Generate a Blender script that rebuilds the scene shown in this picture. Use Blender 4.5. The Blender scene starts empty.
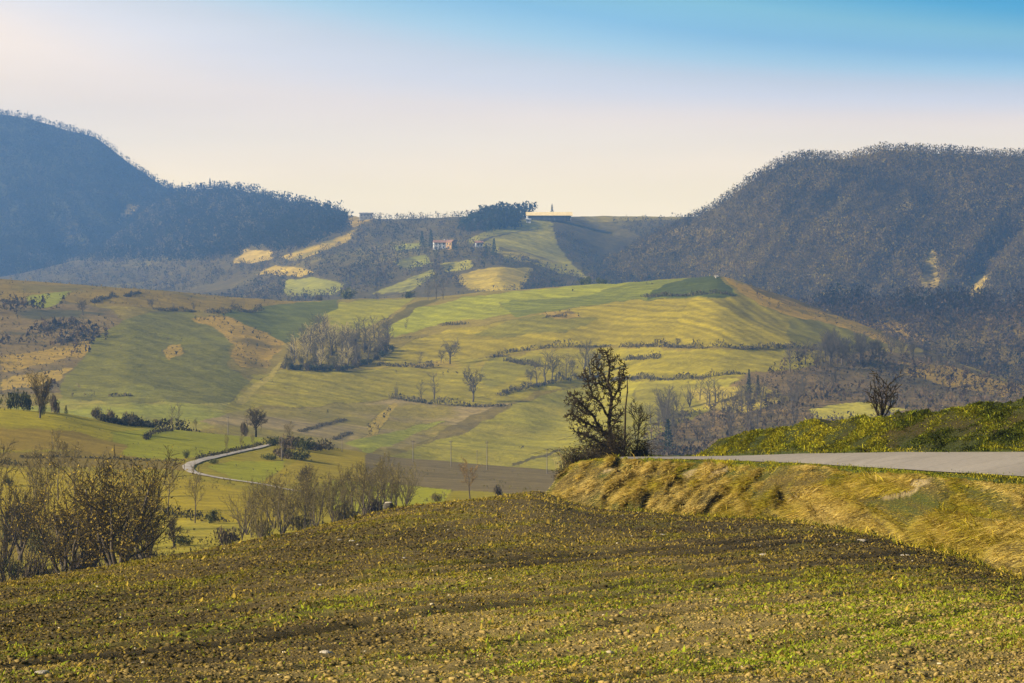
import bpy, math, random
import numpy as np
from mathutils import Vector

# ------------------------------------------------------------------ camera, sky, sun, exposure
SC = bpy.context.scene
COL = SC.collection
R = math.radians
F = 2904.0          # focal length in pixels of the 1024 px wide picture
HV = 300.0          # pixel row of the level horizon
cam = bpy.data.cameras.new("camera")
cam.sensor_width = 36.0
cam.lens = F / 1024 * 36
cam.shift_y = -(341.5 - HV) / 1024
cam.clip_start = 0.5
cam.clip_end = 60000
cam.dof.use_dof = False
camo = bpy.data.objects.new("camera", cam)
camo.location = (0, 0, 0)
camo.rotation_euler = (R(90), 0, 0)
COL.objects.link(camo)
SC.camera = camo

SUN_AZ = R(-110)     # measured from the view direction (+Y), negative = left
SUN_EL = R(24)
world = bpy.data.worlds.new("World")
SC.world = world
world.use_nodes = True
wt = world.node_tree
wt.nodes.clear()
wo = wt.nodes.new("ShaderNodeOutputWorld")
bg = wt.nodes.new("ShaderNodeBackground")
sky = wt.nodes.new("ShaderNodeTexSky")
sky.sky_type = 'NISHITA'
sky.sun_disc = False
sky.sun_elevation = SUN_EL
sky.sun_rotation = SUN_AZ
sky.air_density = 1.0
sky.dust_density = 2.0
sky.ozone_density = 1.5
# the low band of hazy air near the horizon: warm cream below, lilac, then blue (by true elevation of the direction)
tc = wt.nodes.new("ShaderNodeTexCoord")
sep = wt.nodes.new("ShaderNodeSeparateXYZ")
wt.links.new(tc.outputs['Generated'], sep.inputs[0])
tilt = wt.nodes.new("ShaderNodeMath"); tilt.operation = 'MULTIPLY'; tilt.inputs[1].default_value = 0.17
band = wt.nodes.new("ShaderNodeMapRange"); band.inputs[1].default_value = 0.05; band.inputs[2].default_value = 0.105
band.interpolation_type = 'SMOOTHSTEP'
wt.links.new(sep.outputs['Z'], band.inputs[0])
tl = wt.nodes.new("ShaderNodeMath"); tl.operation = 'MULTIPLY'
wt.links.new(sep.outputs['X'], tl.inputs[0]); wt.links.new(band.outputs[0], tl.inputs[1]); wt.links.new(tl.outputs[0], tilt.inputs[0])
elev = wt.nodes.new("ShaderNodeMath"); elev.operation = 'ADD'
wt.links.new(sep.outputs['Z'], elev.inputs[0]); wt.links.new(tilt.outputs[0], elev.inputs[1])
ramp = wt.nodes.new("ShaderNodeValToRGB")
cr = ramp.color_ramp
SKY = [(0.0, (14.95, 11.4, 5.62)), (0.0378, (14.95, 11.4, 5.62)), (0.0447, (14.84, 11.23, 6.05)), (0.055, (13.26, 10.35, 6.33)), (0.0646, (12.54, 9.67, 6.65)), (0.0728, (9.67, 8.67, 7.79)), (0.0817, (7.59, 7.51, 7.26)), (0.0912, (4.64, 6.84, 7.61)), (0.1007, (2.62, 5.34, 7.09)), (0.113, (2.4, 5.35, 6.24)), (0.1269, (0.36, 3.6, 5.85)), (0.2, (1.2, 3.0, 6.5)), (0.32, (1.2, 2.6, 5.0))]
SKYMAX = 15.4
while len(cr.elements) < len(SKY):
    cr.elements.new(0.5)
for e, (p, c) in zip(cr.elements, SKY):
    e.position = p
    e.color = (c[0] / SKYMAX, c[1] / SKYMAX, c[2] / SKYMAX, 1)
wt.links.new(elev.outputs[0], ramp.inputs[0])
sc = wt.nodes.new("ShaderNodeVectorMath"); sc.operation = 'SCALE'; sc.inputs[3].default_value = SKYMAX
wt.links.new(ramp.outputs[0], sc.inputs[0])
low = wt.nodes.new("ShaderNodeMapRange")
low.inputs[1].default_value = 0.14; low.inputs[2].default_value = 0.34
low.inputs[3].default_value = 0.0; low.inputs[4].default_value = 1.0
wt.links.new(sep.outputs['Z'], low.inputs[0])
mx = wt.nodes.new("ShaderNodeMix"); mx.data_type = 'RGBA'
back = wt.nodes.new("ShaderNodeMapRange"); back.interpolation_type = 'SMOOTHSTEP'      # the pale band lies in the half of the sky ahead
back.inputs[1].default_value = 0.75; back.inputs[2].default_value = 0.1; back.inputs[3].default_value = 0.0; back.inputs[4].default_value = 1.0
wt.links.new(sep.outputs['Y'], back.inputs[0])
mxx = wt.nodes.new("ShaderNodeMath"); mxx.operation = 'MAXIMUM'
wt.links.new(low.outputs[0], mxx.inputs[0]); wt.links.new(back.outputs[0], mxx.inputs[1])
wt.links.new(mxx.outputs[0], mx.inputs[0])
vm = wt.nodes.new("ShaderNodeMapping"); vm.inputs['Scale'].default_value = (3.0, 3.0, 22.0); vm.inputs['Rotation'].default_value = (0, 0.12, 0)
wt.links.new(tc.outputs['Generated'], vm.inputs[0])
vn = wt.nodes.new("ShaderNodeTexNoise"); vn.inputs['Scale'].default_value = 1.6; vn.inputs['Detail'].default_value = 5; vn.inputs['Roughness'].default_value = 0.55
wt.links.new(vm.outputs[0], vn.inputs['Vector'])
vr = wt.nodes.new("ShaderNodeMapRange"); vr.inputs[1].default_value = 0.3; vr.inputs[2].default_value = 0.7; vr.inputs[3].default_value = 0.95; vr.inputs[4].default_value = 1.05
wt.links.new(vn.outputs[0], vr.inputs[0])
vs_ = wt.nodes.new("ShaderNodeVectorMath"); vs_.operation = 'SCALE'
wt.links.new(sc.outputs[0], vs_.inputs[0]); wt.links.new(vr.outputs[0], vs_.inputs[3])
wt.links.new(vs_.outputs[0], mx.inputs[6]); wt.links.new(sky.outputs[0], mx.inputs[7])
wt.links.new(mx.outputs[2], bg.inputs[0])
bg.inputs[1].default_value = 0.05
wt.links.new(bg.outputs[0], wo.inputs[0])

sun = bpy.data.lights.new("sun", 'SUN')
sun.energy = 5.0
sun.angle = R(0.6)
sun.color = (1.0, 0.89, 0.68)
suno = bpy.data.objects.new("sun", sun)
sd = Vector((math.sin(SUN_AZ) * math.cos(SUN_EL), math.cos(SUN_AZ) * math.cos(SUN_EL), math.sin(SUN_EL)))
suno.rotation_euler = sd.to_track_quat('Z', 'Y').to_euler()
suno.location = sd * 100
COL.objects.link(suno)

SC.view_settings.view_transform = 'Standard'
SC.view_settings.look = 'None'
SC.view_settings.exposure = 1.15
SC.view_settings.gamma = 1
SC.view_settings.use_curve_mapping = False
SC.render.engine = 'CYCLES'
cy = SC.cycles
cy.max_bounces = 5
cy.diffuse_bounces = 2
cy.glossy_bounces = 1
cy.transmission_bounces = 1
cy.transparent_max_bounces = 4
cy.volume_bounces = 1
cy.use_denoising = True
cy.use_adaptive_sampling = True
cy.adaptive_threshold = 0.01
try:
    cy.denoiser = 'OPENIMAGEDENOISE'
except Exception:
    pass

# ------------------------------------------------------------------ numeric helpers
RNG = np.random.default_rng(7)


def _hash(ix, iy, s):
    n = (ix.astype(np.int64) * 374761393 + iy.astype(np.int64) * 668265263 + s * 974634777) & 0xFFFFFFFF
    n = ((n ^ (n >> 13)) * 1274126177) & 0xFFFFFFFF
    n = n ^ (n >> 16)
    return (n & 0xFFFFFF) / float(0xFFFFFF)


def vnoise(x, y, s=0):
    x = np.asarray(x, float); y = np.asarray(y, float)
    ix = np.floor(x); iy = np.floor(y)
    fx = x - ix; fy = y - iy
    fx = fx * fx * (3 - 2 * fx); fy = fy * fy * (3 - 2 * fy)
    a = _hash(ix, iy, s); b = _hash(ix + 1, iy, s); c = _hash(ix, iy + 1, s); d = _hash(ix + 1, iy + 1, s)
    return (a + (b - a) * fx) * (1 - fy) + (c + (d - c) * fx) * fy


def fbm(x, y, s=0, o=4, g=0.5):
    t = 0; a = 1; n = 0
    for k in range(o):
        t = t + a * (vnoise(x * 2 ** k + 17.3 * k, y * 2 ** k - 9.1 * k, s + k) - 0.5)
        n += a; a *= g
    return t / n * 2      # about -1 .. 1


def sstep(a, b, x):
    t = np.clip((x - a) / (b - a), 0, 1)
    return t * t * (3 - 2 * t)


def pip(poly, u, v):
    inside = np.zeros(u.shape, bool)
    n = len(poly)
    for i in range(n):
        x1, y1 = poly[i]; x2, y2 = poly[(i + 1) % n]
        if y1 == y2:
            continue
        c = ((y1 > v) != (y2 > v)) & (u < (x2 - x1) * (v - y1) / (y2 - y1) + x1)
        inside ^= c
    return inside


def P(u, v, d):
    return Vector(((u - 512) / F * d, d, (HV - v) / F * d))


def new_mesh(name, verts, faces, cols=None, mat=None, smooth=False):
    """faces: (M,k) int array; cols: (N,3) per vertex"""
    verts = np.asarray(verts, np.float32).reshape(-1, 3)
    faces = np.asarray(faces, np.int32)
    k = faces.shape[1]
    me = bpy.data.meshes.new(name)
    me.vertices.add(len(verts)); me.vertices.foreach_set("co", verts.ravel())
    me.loops.add(faces.size); me.loops.foreach_set("vertex_index", faces.ravel())
    me.polygons.add(len(faces))
    me.polygons.foreach_set("loop_start", np.arange(0, faces.size, k, dtype=np.int32))
    me.polygons.foreach_set("loop_total", np.full(len(faces), k, np.int32))
    if smooth:
        me.polygons.foreach_set("use_smooth", np.ones(len(faces), bool))
    me.update(calc_edges=True)
    if cols is not None:
        a = me.color_attributes.new("Col", 'FLOAT_COLOR', 'POINT')
        c = np.ones((len(verts), 4), np.float32); c[:, :3] = cols
        a.data.foreach_set("color", c.ravel())
    if mat:
        me.materials.append(mat)
    return me


def link(name, data, parent=None, loc=None):
    o = bpy.data.objects.new(name, data)
    COL.objects.link(o)
    if parent:
        o.parent = parent
    if loc is not None:
        o.location = loc
    return o


def tag(o, label=None, cat=None, group=None, kind=None):
    if label: o['label'] = label
    if cat: o['category'] = cat
    if group: o['group'] = group
    if kind: o['kind'] = kind
    return o


# ------------------------------------------------------------------ materials
def nodes_mat(name):
    m = bpy.data.materials.new(name); m.use_nodes = True
    nt = m.node_tree
    b = nt.nodes['Principled BSDF']
    b.inputs['Specular IOR Level'].default_value = 0.15
    return m, nt, b


def mat_attr(name, scale=1.0, amount=0.35, rough=0.95, bump=0.0, bscale=None, trans=0.0, detail=6):
    """base colour from the land-cover attribute, broken up by object-space noise"""
    m, nt, b = nodes_mat(name)
    b.inputs['Roughness'].default_value = rough
    at = nt.nodes.new('ShaderNodeAttribute'); at.attribute_name = 'Col'
    tx = nt.nodes.new('ShaderNodeTexCoord')
    no = nt.nodes.new('ShaderNodeTexNoise'); no.inputs['Scale'].default_value = scale; no.inputs['Detail'].default_value = detail
    no.inputs['Roughness'].default_value = 0.65
    nt.links.new(tx.outputs['Object'], no.inputs['Vector'])
    mr = nt.nodes.new('ShaderNodeMapRange')
    mr.inputs[1].default_value = 0.25; mr.inputs[2].default_value = 0.75
    mr.inputs[3].default_value = 1 - amount; mr.inputs[4].default_value = 1 + amount
    nt.links.new(no.outputs[0], mr.inputs[0])
    nf = nt.nodes.new('ShaderNodeTexNoise'); nf.inputs['Scale'].default_value = scale * 7; nf.inputs['Detail'].default_value = 3
    nt.links.new(tx.outputs['Object'], nf.inputs['Vector'])
    mf = nt.nodes.new('ShaderNodeMapRange'); mf.inputs[1].default_value = 0.28; mf.inputs[2].default_value = 0.72
    mf.inputs[3].default_value = 1 - amount * 0.7; mf.inputs[4].default_value = 1 + amount * 0.7
    nt.links.new(nf.outputs[0], mf.inputs[0])
    mm = nt.nodes.new('ShaderNodeMath'); mm.operation = 'MULTIPLY'
    nt.links.new(mr.outputs[0], mm.inputs[0]); nt.links.new(mf.outputs[0], mm.inputs[1])
    mu = nt.nodes.new('ShaderNodeVectorMath'); mu.operation = 'SCALE'
    nt.links.new(at.outputs['Color'], mu.inputs[0]); nt.links.new(mm.outputs[0], mu.inputs[3])
    nt.links.new(mu.outputs[0], b.inputs['Base Color'])
    if bump:
        n2 = nt.nodes.new('ShaderNodeTexNoise'); n2.inputs['Scale'].default_value = bscale or scale * 3
        n2.inputs['Detail'].default_value = 6; n2.inputs['Roughness'].default_value = 0.7
        nt.links.new(tx.outputs['Object'], n2.inputs['Vector'])
        bp = nt.nodes.new('ShaderNodeBump'); bp.inputs['Strength'].default_value = 1.0; bp.inputs['Distance'].default_value = bump
        nt.links.new(n2.outputs[0], bp.inputs['Height']); nt.links.new(bp.outputs[0], b.inputs['Normal'])
    if trans:
        tr = nt.nodes.new('ShaderNodeBsdfTranslucent'); nt.links.new(mu.outputs[0], tr.inputs[0])
        mx_ = nt.nodes.new('ShaderNodeMixShader'); mx_.inputs[0].default_value = trans
        out = nt.nodes['Material Output']
        nt.links.new(b.outputs[0], mx_.inputs[1]); nt.links.new(tr.outputs[0], mx_.inputs[2]); nt.links.new(mx_.outputs[0], out.inputs[0])
    return m


def mat_noise(name, c1, c2, scale=3.0, rough=0.9, bump=0.0):
    m, nt, b = nodes_mat(name)
    b.inputs['Roughness'].default_value = rough
    tx = nt.nodes.new('ShaderNodeTexCoord')
    no = nt.nodes.new('ShaderNodeTexNoise'); no.inputs['Scale'].default_value = scale; no.inputs['Detail'].default_value = 5
    nt.links.new(tx.outputs['Object'], no.inputs['Vector'])
    rp = nt.nodes.new('ShaderNodeValToRGB')
    rp.color_ramp.elements[0].position = 0.32; rp.color_ramp.elements[0].color = (*c1, 1)
    rp.color_ramp.elements[1].position = 0.68; rp.color_ramp.elements[1].color = (*c2, 1)
    nt.links.new(no.outputs[0], rp.inputs[0]); nt.links.new(rp.outputs[0], b.inputs['Base Color'])
    if bump:
        bp = nt.nodes.new('ShaderNodeBump'); bp.inputs['Strength'].default_value = 0.8; bp.inputs['Distance'].default_value = bump
        nt.links.new(no.outputs[0], bp.inputs['Height']); nt.links.new(bp.outputs[0], b.inputs['Normal'])
    return m


M_FIELD = mat_attr('ploughed_soil', 9.0, 0.45, bump=0.03, bscale=14)
M_BANK = mat_attr('bank_turf', 5.0, 0.4, bump=0.05, bscale=9)
M_VALLEY = mat_attr('valley_meadow', 0.35, 0.30, bump=0.15, bscale=0.9)
M_HILL = mat_attr('hill_meadow', 0.10, 0.34, bump=0.6, bscale=0.35)
M_FAR = mat_attr('far_slope', 0.03, 0.40, bump=2.0, bscale=0.12)
M_GRASS = mat_attr('grass_blades', 0.9, 0.25, trans=0.18, detail=2)
M_CLOD = mat_attr('soil_clods', 30.0, 0.35, detail=2)
M_WOOD = mat_attr('bare_woodland', 0.02, 0.2, detail=3, trans=0.5)
M_LEAF = mat_attr('leaves', 0.6, 0.25, trans=0.2, detail=2)
M_TWIG = mat_attr('twigs', 0.5, 0.15, detail=2)
M_BARK = mat_noise('bark', (0.055, 0.042, 0.03), (0.11, 0.088, 0.06), 6.0)
M_DBARK = mat_noise('dark_bark', (0.022, 0.016, 0.011), (0.05, 0.038, 0.024), 9.0)
M_ROAD = mat_noise('worn_asphalt', (0.185, 0.16, 0.13), (0.23, 0.20, 0.165), 6.0)
M_LANE = mat_noise('white_gravel', (0.26, 0.215, 0.165), (0.44, 0.38, 0.31), 0.5)
M_STONE = mat_noise('pale_stone', (0.26, 0.22, 0.16), (0.42, 0.37, 0.29), 6.0, bump=0.02)
M_WHITE = mat_noise('white_plaster', (0.36, 0.35, 0.33), (0.48, 0.46, 0.43), 0.4)
M_LITWALL = mat_noise('orange_lit_plaster', (0.34, 0.20, 0.07), (0.42, 0.26, 0.09), 0.4)  # orange sunlight on the wall is painted into this plaster colour
M_GREYW = mat_noise('grey_plaster', (0.16, 0.15, 0.14), (0.24, 0.22, 0.2), 0.4)
M_TILE = mat_noise('roof_tiles', (0.20, 0.10, 0.06), (0.32, 0.17, 0.10), 0.7)
M_SHEET = mat_noise('sunlit_sheet_roof', (0.62, 0.46, 0.20), (0.74, 0.57, 0.28), 0.3)  # yellow of the sunlit roof is painted into its colour
M_DARK = mat_noise('dark_opening', (0.02, 0.02, 0.025), (0.04, 0.04, 0.045), 1.0)
M_POLE = mat_noise('weathered_pole', (0.10, 0.085, 0.07), (0.18, 0.155, 0.13), 2.0)


# ------------------------------------------------------------------ terrain sheets
class Sheet:
    def __init__(self, u0, u1, du, curves, rows, bump=None, smooth=21, tail=None):
        us = np.arange(u0, u1 + du * 0.5, du)
        self.us = us; self.du = du
        k = max(1, int(smooth / du)) | 1
        ker = np.hanning(k + 2)[1:-1]; ker /= ker.sum()

        def sm(a):
            pad = np.pad(a, k // 2, mode='edge')
            return np.convolve(pad, ker, mode='valid')
        vs = []; ds = []
        for c in curves:
            c = np.array(c, float)
            vs.append(sm(np.interp(us, c[:, 0], c[:, 1])))
            ds.append(sm(np.interp(us, c[:, 0], c[:, 2])))
        y = np.array(vs); x = np.log(np.array(ds))
        h = np.diff(x, axis=0); s = np.diff(y, axis=0) / h
        m = np.zeros_like(y)
        same = s[:-1] * s[1:] > 0
        m[1:-1] = np.where(same, 2 * s[:-1] * s[1:] / np.where(same, s[:-1] + s[1:], 1), 0)
        m[0] = s[0]; m[-1] = s[-1]
        V = []; D = []
        for i, n in enumerate(rows):
            for j in range(n + (1 if i == len(rows) - 1 else 0)):
                t = j / n
                h00 = 2 * t**3 - 3 * t**2 + 1; h10 = t**3 - 2 * t**2 + t; h01 = -2 * t**3 + 3 * t**2; h11 = t**3 - t**2
                V.append(h00 * y[i] + h10 * h[i] * m[i] + h01 * y[i + 1] + h11 * h[i] * m[i + 1])
                D.append(np.exp(x[i] + t * h[i]))
        self.V = np.array(V); self.D = np.array(D)
        self.U = np.broadcast_to(us, self.V.shape)
        self.X = (self.U - 512) / F * self.D
        self.Z = (HV - self.V) / F * self.D
        if bump is not None:
            self.Z = self.Z + bump(self)
            self.V = HV - self.Z * F / self.D

    def build(self, name, mat, cols):
        r, c = self.V.shape
        verts = np.stack([self.X, self.D, self.Z], -1).reshape(-1, 3)
        idx = np.arange(r * c).reshape(r, c)
        f = np.stack([idx[:-1, :-1], idx[:-1, 1:], idx[1:, 1:], idx[1:, :-1]], -1).reshape(-1, 4)
        me = new_mesh(name, verts, f, cols.reshape(-1, 3), mat, True)
        o = link(name, me)
        o['kind'] = 'structure'
        return o

    def hit(self, u, v):
        """ground point first met by the ray through (u, v)"""
        i = int(round((u - self.us[0]) / self.du)); i = min(max(i, 0), len(self.us) - 1)
        col = self.V[:, i]
        w = np.nonzero(col <= v)[0]
        if len(w) == 0:
            j = int(np.argmin(col)); return Vector((self.X[j, i], self.D[j, i], self.Z[j, i]))
        j = int(w[0])
        if j == 0:
            d = self.D[0, i]; return Vector(((u - 512) / F * d, d, self.Z[0, i]))
        t = (col[j - 1] - v) / max(1e-9, col[j - 1] - col[j])
        d = self.D[j - 1, i] + t * (self.D[j, i] - self.D[j - 1, i])
        z = self.Z[j - 1, i] + t * (self.Z[j, i] - self.Z[j - 1, i])
        return Vector(((u - 512) / F * d, d, z))

    def ground(self, x, d):
        """height of the ground at a place (arrays)"""
        x = np.atleast_1d(np.asarray(x, float)); d = np.atleast_1d(np.asarray(d, float))
        u = 512 + x * F / d
        i = np.clip(np.round((u - self.us[0]) / self.du).astype(int), 0, len(self.us) - 1)
        out = np.zeros(len(x))
        for n in range(len(x)):
            out[n] = np.interp(d[n], self.D[:, i[n]], self.Z[:, i[n]])
        return out


MARGIN = (0.075, 0.066, 0.035)
WARM = np.array((1.32, 1.14, 0.24))


def paint(sh, base, patches, jit=2.0, seed=0, jf=0.06, warm=WARM, rough_edges=False):
    """land cover: each patch a field, wood or bare slope with its own colour"""
    U, V = sh.U, sh.V
    ju = U + jit * fbm(U * jf, V * jf * 2, seed + 3, 3) * 2
    jv = V + jit * 0.5 * fbm(U * jf, V * jf * 2, seed + 9, 3) * 2
    c = np.empty(U.shape + (3,)); c[:] = base
    for pt in patches:
        poly, colr = pt[0], np.array(pt[1])
        opt = pt[2] if len(pt) > 2 else {}
        ju2, jv2 = (ju, jv) if opt.get('rough', 1) else (U, V)
        us = [p[0] for p in poly]; vs = [p[1] for p in poly]
        if opt.get('edge', 1) and rough_edges:
            cx_, cy_ = sum(us) / len(us), sum(vs) / len(vs)
            big = [(a + (a - cx_) / (abs(a - cx_) + abs(b - cy_) + 1e-6) * 2.2, b + (b - cy_) / (abs(a - cx_) + abs(b - cy_) + 1e-6) * 1.3) for a, b in poly]
            bb = (ju2 > min(us) - 4) & (ju2 < max(us) + 4) & (jv2 > min(vs) - 3) & (jv2 < max(vs) + 3)
            mb = np.zeros(U.shape, bool); mb[bb] = pip(big, ju2[bb], jv2[bb])
            t_ = (0.75 * sstep(-0.1, 0.35, fbm(sh.X[mb] / 35, sh.D[mb] / 45, seed + 40 + len(poly), 3)))[:, None]
            c[mb] = c[mb] * (1 - t_) + np.array(MARGIN) * t_
        box = (ju2 > min(us) - 1) & (ju2 < max(us) + 1) & (jv2 > min(vs) - 1) & (jv2 < max(vs) + 1)
        if not box.any():
            continue
        m = np.zeros(U.shape, bool)
        m[box] = pip(poly, ju2[box], jv2[box])
        col = np.empty((m.sum(), 3)); col[:] = colr
        x = sh.X[m]; y = sh.D[m]
        if 'rows' in opt:       # drilled crop rows / plough lines
            ang, per, amt = opt['rows']
            ph = (x * math.cos(ang) + y * math.sin(ang)) / per + 1.2 * fbm(x / 90, y / 90, seed + 5, 2)
            w = vnoise(ph * 2.0, np.floor(ph) * 0.0 + (x * -math.sin(ang) + y * math.cos(ang)) / (per * 30), seed + 77)
            w2 = 0.5 + 0.5 * np.sin(ph * 6.283)
            col *= (1 + amt * ((w - 0.5) * 1.4 + (w2 - 0.5) * 0.6))[:, None]
        if 'mot' in opt:        # mottling towards a second colour
            c2, scl, lo, hi = opt['mot']
            t = sstep(lo, hi, fbm(x / scl, y / scl / 1.6, seed + 21, 5, 0.6))[:, None]
            col = col * (1 - t) + np.array(c2) * t
        c[m] = col
    return c * warm


# ------------------------------------------------------------------ 1. ploughed field in front
def furrows(sh):
    x, y = sh.X, sh.D
    z = 0.030 * fbm(x * 2.6, y * 1.8, 1, 4, 0.6) + 0.10 * fbm(x * 0.16, y * 0.12, 5, 3)
    # drill lines running across the slope from lower left to upper right
    q = (y - 2.2 * x)
    ph = q / 1.45 + 0.5 * fbm(x / 9, y / 9, 8, 2)
    z = z + 0.022 * sstep(110, 50, y) * np.sin(ph * 6.283) * (0.6 + 0.6 * fbm(x / 4, y / 4, 18, 2))
    for off, w, dep in TRACKS:
        dd = q - off - 0.8 * fbm(x / 11, y / 11, int(off), 2)
        z = z - dep * np.exp(-(dd / (2 * w)) ** 2) * (0.5 + 0.9 * vnoise(x / 1.4, y / 3, 31))
    return z * sstep(6, 18, y)


def trk(u, v):
    d = FLD_PLANE(v)
    return d - 2.2 * (u - 512) / F * d


def FLD_PLANE(v):
    return 1.74 / ((v - HV) / F - 0.0526)


TRACKS = [(trk(690, 577), 0.30, 0.13), (trk(560, 548), 0.28, 0.07), (trk(300, 560), 0.30, 0.08), (trk(760, 560), 0.3, 0.08),
          (trk(440, 640), 0.22, 0.06), (trk(760, 640), 0.2, 0.07), (trk(820, 527), 0.4, 0.10), (trk(180, 600), 0.35, 0.07)]
field = Sheet(-300, 1330, 1.5, [
    [(-300, 1750, 3.6), (1330, 1750, 3.6)],
    [(-300, 860, 12.5), (1330, 860, 12.5)],
    [(-300, 683, 22), (0, 683, 22), (1330, 683, 22)],
    [(-300, 676, 26), (0, 630, 36), (200, 600, 42), (400, 575, 48), (600, 568, 50), (800, 576, 46), (1024, 612, 33), (1330, 640, 28)],
    [(-300, 652, 36), (0, 582, 62), (100, 567, 68), (200, 551, 76), (300, 531, 86), (400, 507, 100), (480, 497, 110), (540, 491, 120), (575, 504, 117),
     (600, 510, 113), (720, 519, 104), (800, 523, 98), (870, 535, 88), (940, 553, 74), (1024, 581, 60), (1330, 625, 36)],
    [(-300, 760, 50), (0, 690, 80), (300, 600, 115), (400, 570, 128), (480, 545, 138), (545, 540, 145), (700, 540, 130), (900, 560, 110), (1024, 590, 85), (1330, 660, 50)],
    [(-300, 980, 90), (0, 860, 120), (300, 740, 160), (480, 660, 175), (700, 620, 175), (1024, 640, 150), (1330, 700, 110)],
], [30, 60, 110, 150, 16, 10], furrows, smooth=35)

SOIL_D = np.array((0.046, 0.031, 0.006)); SOIL_L = np.array((0.235, 0.165, 0.05)); WEED = np.array((0.13, 0.12, 0.008)); STRAW = np.array((0.25, 0.19, 0.045))


def field_cover(x, y):
    """share of dark soil, pale dry soil, green weeds and straw at a place"""
    u = 512 + x * F / y
    v = HV + F * (1.74 / y + 0.0526)
    dry = sstep(0.15, 0.75, 0.55 * fbm(x / 3.5, y / 6, 41, 4) + 0.9 * sstep(45, 20, y) * sstep(150, 700, u) + 0.25 * sstep(60, 25, y))
    dark = sstep(0.0, 0.6, fbm(x / 2.2 + y / 8, y / 9, 44, 4) + 0.45 * sstep(560, 200, u) - 0.1 + 0.9 * sstep(26, 8, v - np.interp(u, [536, 600, 720, 800, 870, 940, 1024, 1330], [498, 509, 516, 519, 531, 549, 576, 650])) * sstep(570, 660, u))  # darker in patches, to the left and along the bank foot
    green = sstep(0.05, 0.55, fbm(x / 2.0, (y - 2.2 * x) / 3.5, 47, 4, 0.6) + 0.25 * sstep(60, 30, y) * sstep(350, 600, u) - 0.15 * sstep(26, 21, y))
    q = (y - 2.2 * x) / 2.42
    sw = fbm(q / 1.1, (x + y * 0.4) / 16, 57, 4, 0.6)
    row = 0.5 + 0.5 * np.sin((q / 0.6 + 0.5 * fbm(x / 9, y / 9, 8, 2)) * 6.283)
    green = np.clip(green * (0.55 + 0.6 * row) + 0.35 * sw, 0, 1)
    dark = np.clip(dark + 0.25 * sstep(0.2, 0.7, -sw), 0, 1)
    straw = sstep(0.1, 0.7, 0.6 * sw + fbm(x / 3.0, (y - 2.2 * x) / 2.5, 52, 4, 0.6) + 0.3 * sstep(70, 40, y))
    return dry, dark, green, straw


dry, dark, green, straw = field_cover(field.X, field.D)
c = SOIL_D * 0.45 + SOIL_L * 0.30 + np.zeros(field.U.shape + (3,))
c = c + (SOIL_L - c) * (dry * 0.9)[..., None]
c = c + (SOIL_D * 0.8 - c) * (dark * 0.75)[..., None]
c = c + (STRAW - c) * (straw * 0.35)[..., None]
c = c + (WEED - c) * (green * 0.55)[..., None]
tr = np.zeros(field.U.shape)
for off, w, dep in TRACKS:
    tr = np.maximum(tr, np.exp(-(((field.D - 2.2 * field.X) - off - 0.8 * fbm(field.X / 11, field.D / 11, int(off), 2)) / (2 * w)) ** 2) * dep / 0.13)
c = c + (SOIL_D * 0.6 - c) * (tr * 0.45)[..., None]
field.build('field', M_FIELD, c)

# ------------------------------------------------------------------ 2. road bank, road and upper bank
BASE = [(536, 498, 121), (548, 497, 120), (560, 503, 117), (600, 509, 112), (720, 516, 103), (800, 519, 97), (870, 531, 87), (940, 549, 73), (1024, 576, 59), (1330, 650, 34)]
TOP = [(536, 500, 123), (548, 490, 122), (560, 474, 121), (575, 464, 121), (600, 460, 119), (700, 462, 112), (800, 467, 103), (900, 474, 90), (1024, 482, 77), (1330, 512, 50)]


def sh_(c, dv, dd, scale=1.0):
    return [(a, b + dv, d * scale + dd) for a, b, d in c]


RLO = [(536, 505, 124), (560, 478, 122.5), (590, 462, 121), (620, 459.5, 119), (700, 460, 114), (800, 464, 105), (900, 470, 92), (1024, 477.5, 79), (1330, 506, 52)]
RHI = [(536, 512, 130), (560, 480, 128), (590, 462, 127), (620, 457.5, 125), (700, 457, 119.5), (740, 456.5, 116), (800, 454.5, 110), (900, 453, 101), (1024, 453, 90), (1330, 462, 62)]
UPB = [(536, 516, 132), (560, 482, 130), (590, 463, 129), (640, 456, 127), (690, 456, 122), (712, 455, 120), (740, 454, 118), (800, 452, 112), (900, 450, 103), (1024, 450, 92), (1330, 458, 64)]
UPT = [(536, 522, 137), (560, 490, 134), (590, 464, 133), (640, 456.5, 131), (695, 456.5, 126), (706, 452, 124), (714, 446, 122.5), (740, 437, 121), (780, 429, 118), (850, 421, 112), (920, 414, 106), (970, 410, 101), (1024, 404, 96), (1330, 380, 68)]
BMID = [((b[0]), b[1] * 0.48 + np.interp(b[0], [t[0] for t in TOP], [t[1] for t in TOP]) * 0.52,
         b[2] * 0.42 + np.interp(b[0], [t[0] for t in TOP], [t[2] for t in TOP]) * 0.58) for b in BASE]


def bank_bump(sh):
    u, v = sh.U, sh.V
    lo = np.array(sh.rowid)[:, None]
    on_low = sstep(0.2, 1.2, lo) * sstep(3.2, 2.6, lo)
    on_up = sstep(5.0, 5.8, lo) * sstep(8.5, 7.2, lo) * sstep(700, 730, u)
    x, y = sh.X, sh.D
    slant = x * 1.0 - sh.Z * 1.5
    rib = np.abs(fbm(slant * 1.1, (x + sh.Z) * 0.25, 61, 3)) 
    z = on_low * (0.42 * fbm(slant * 1.2, (x + sh.Z) * 0.4, 63, 4, 0.65) - 0.34 * sstep(0.22, 0.0, rib) + 0.12)
    z = z + on_up * (0.38 * fbm(x * 1.3, sh.Z * 1.8 + y * 0.5, 66, 4, 0.6) + 0.08)
    return z


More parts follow.
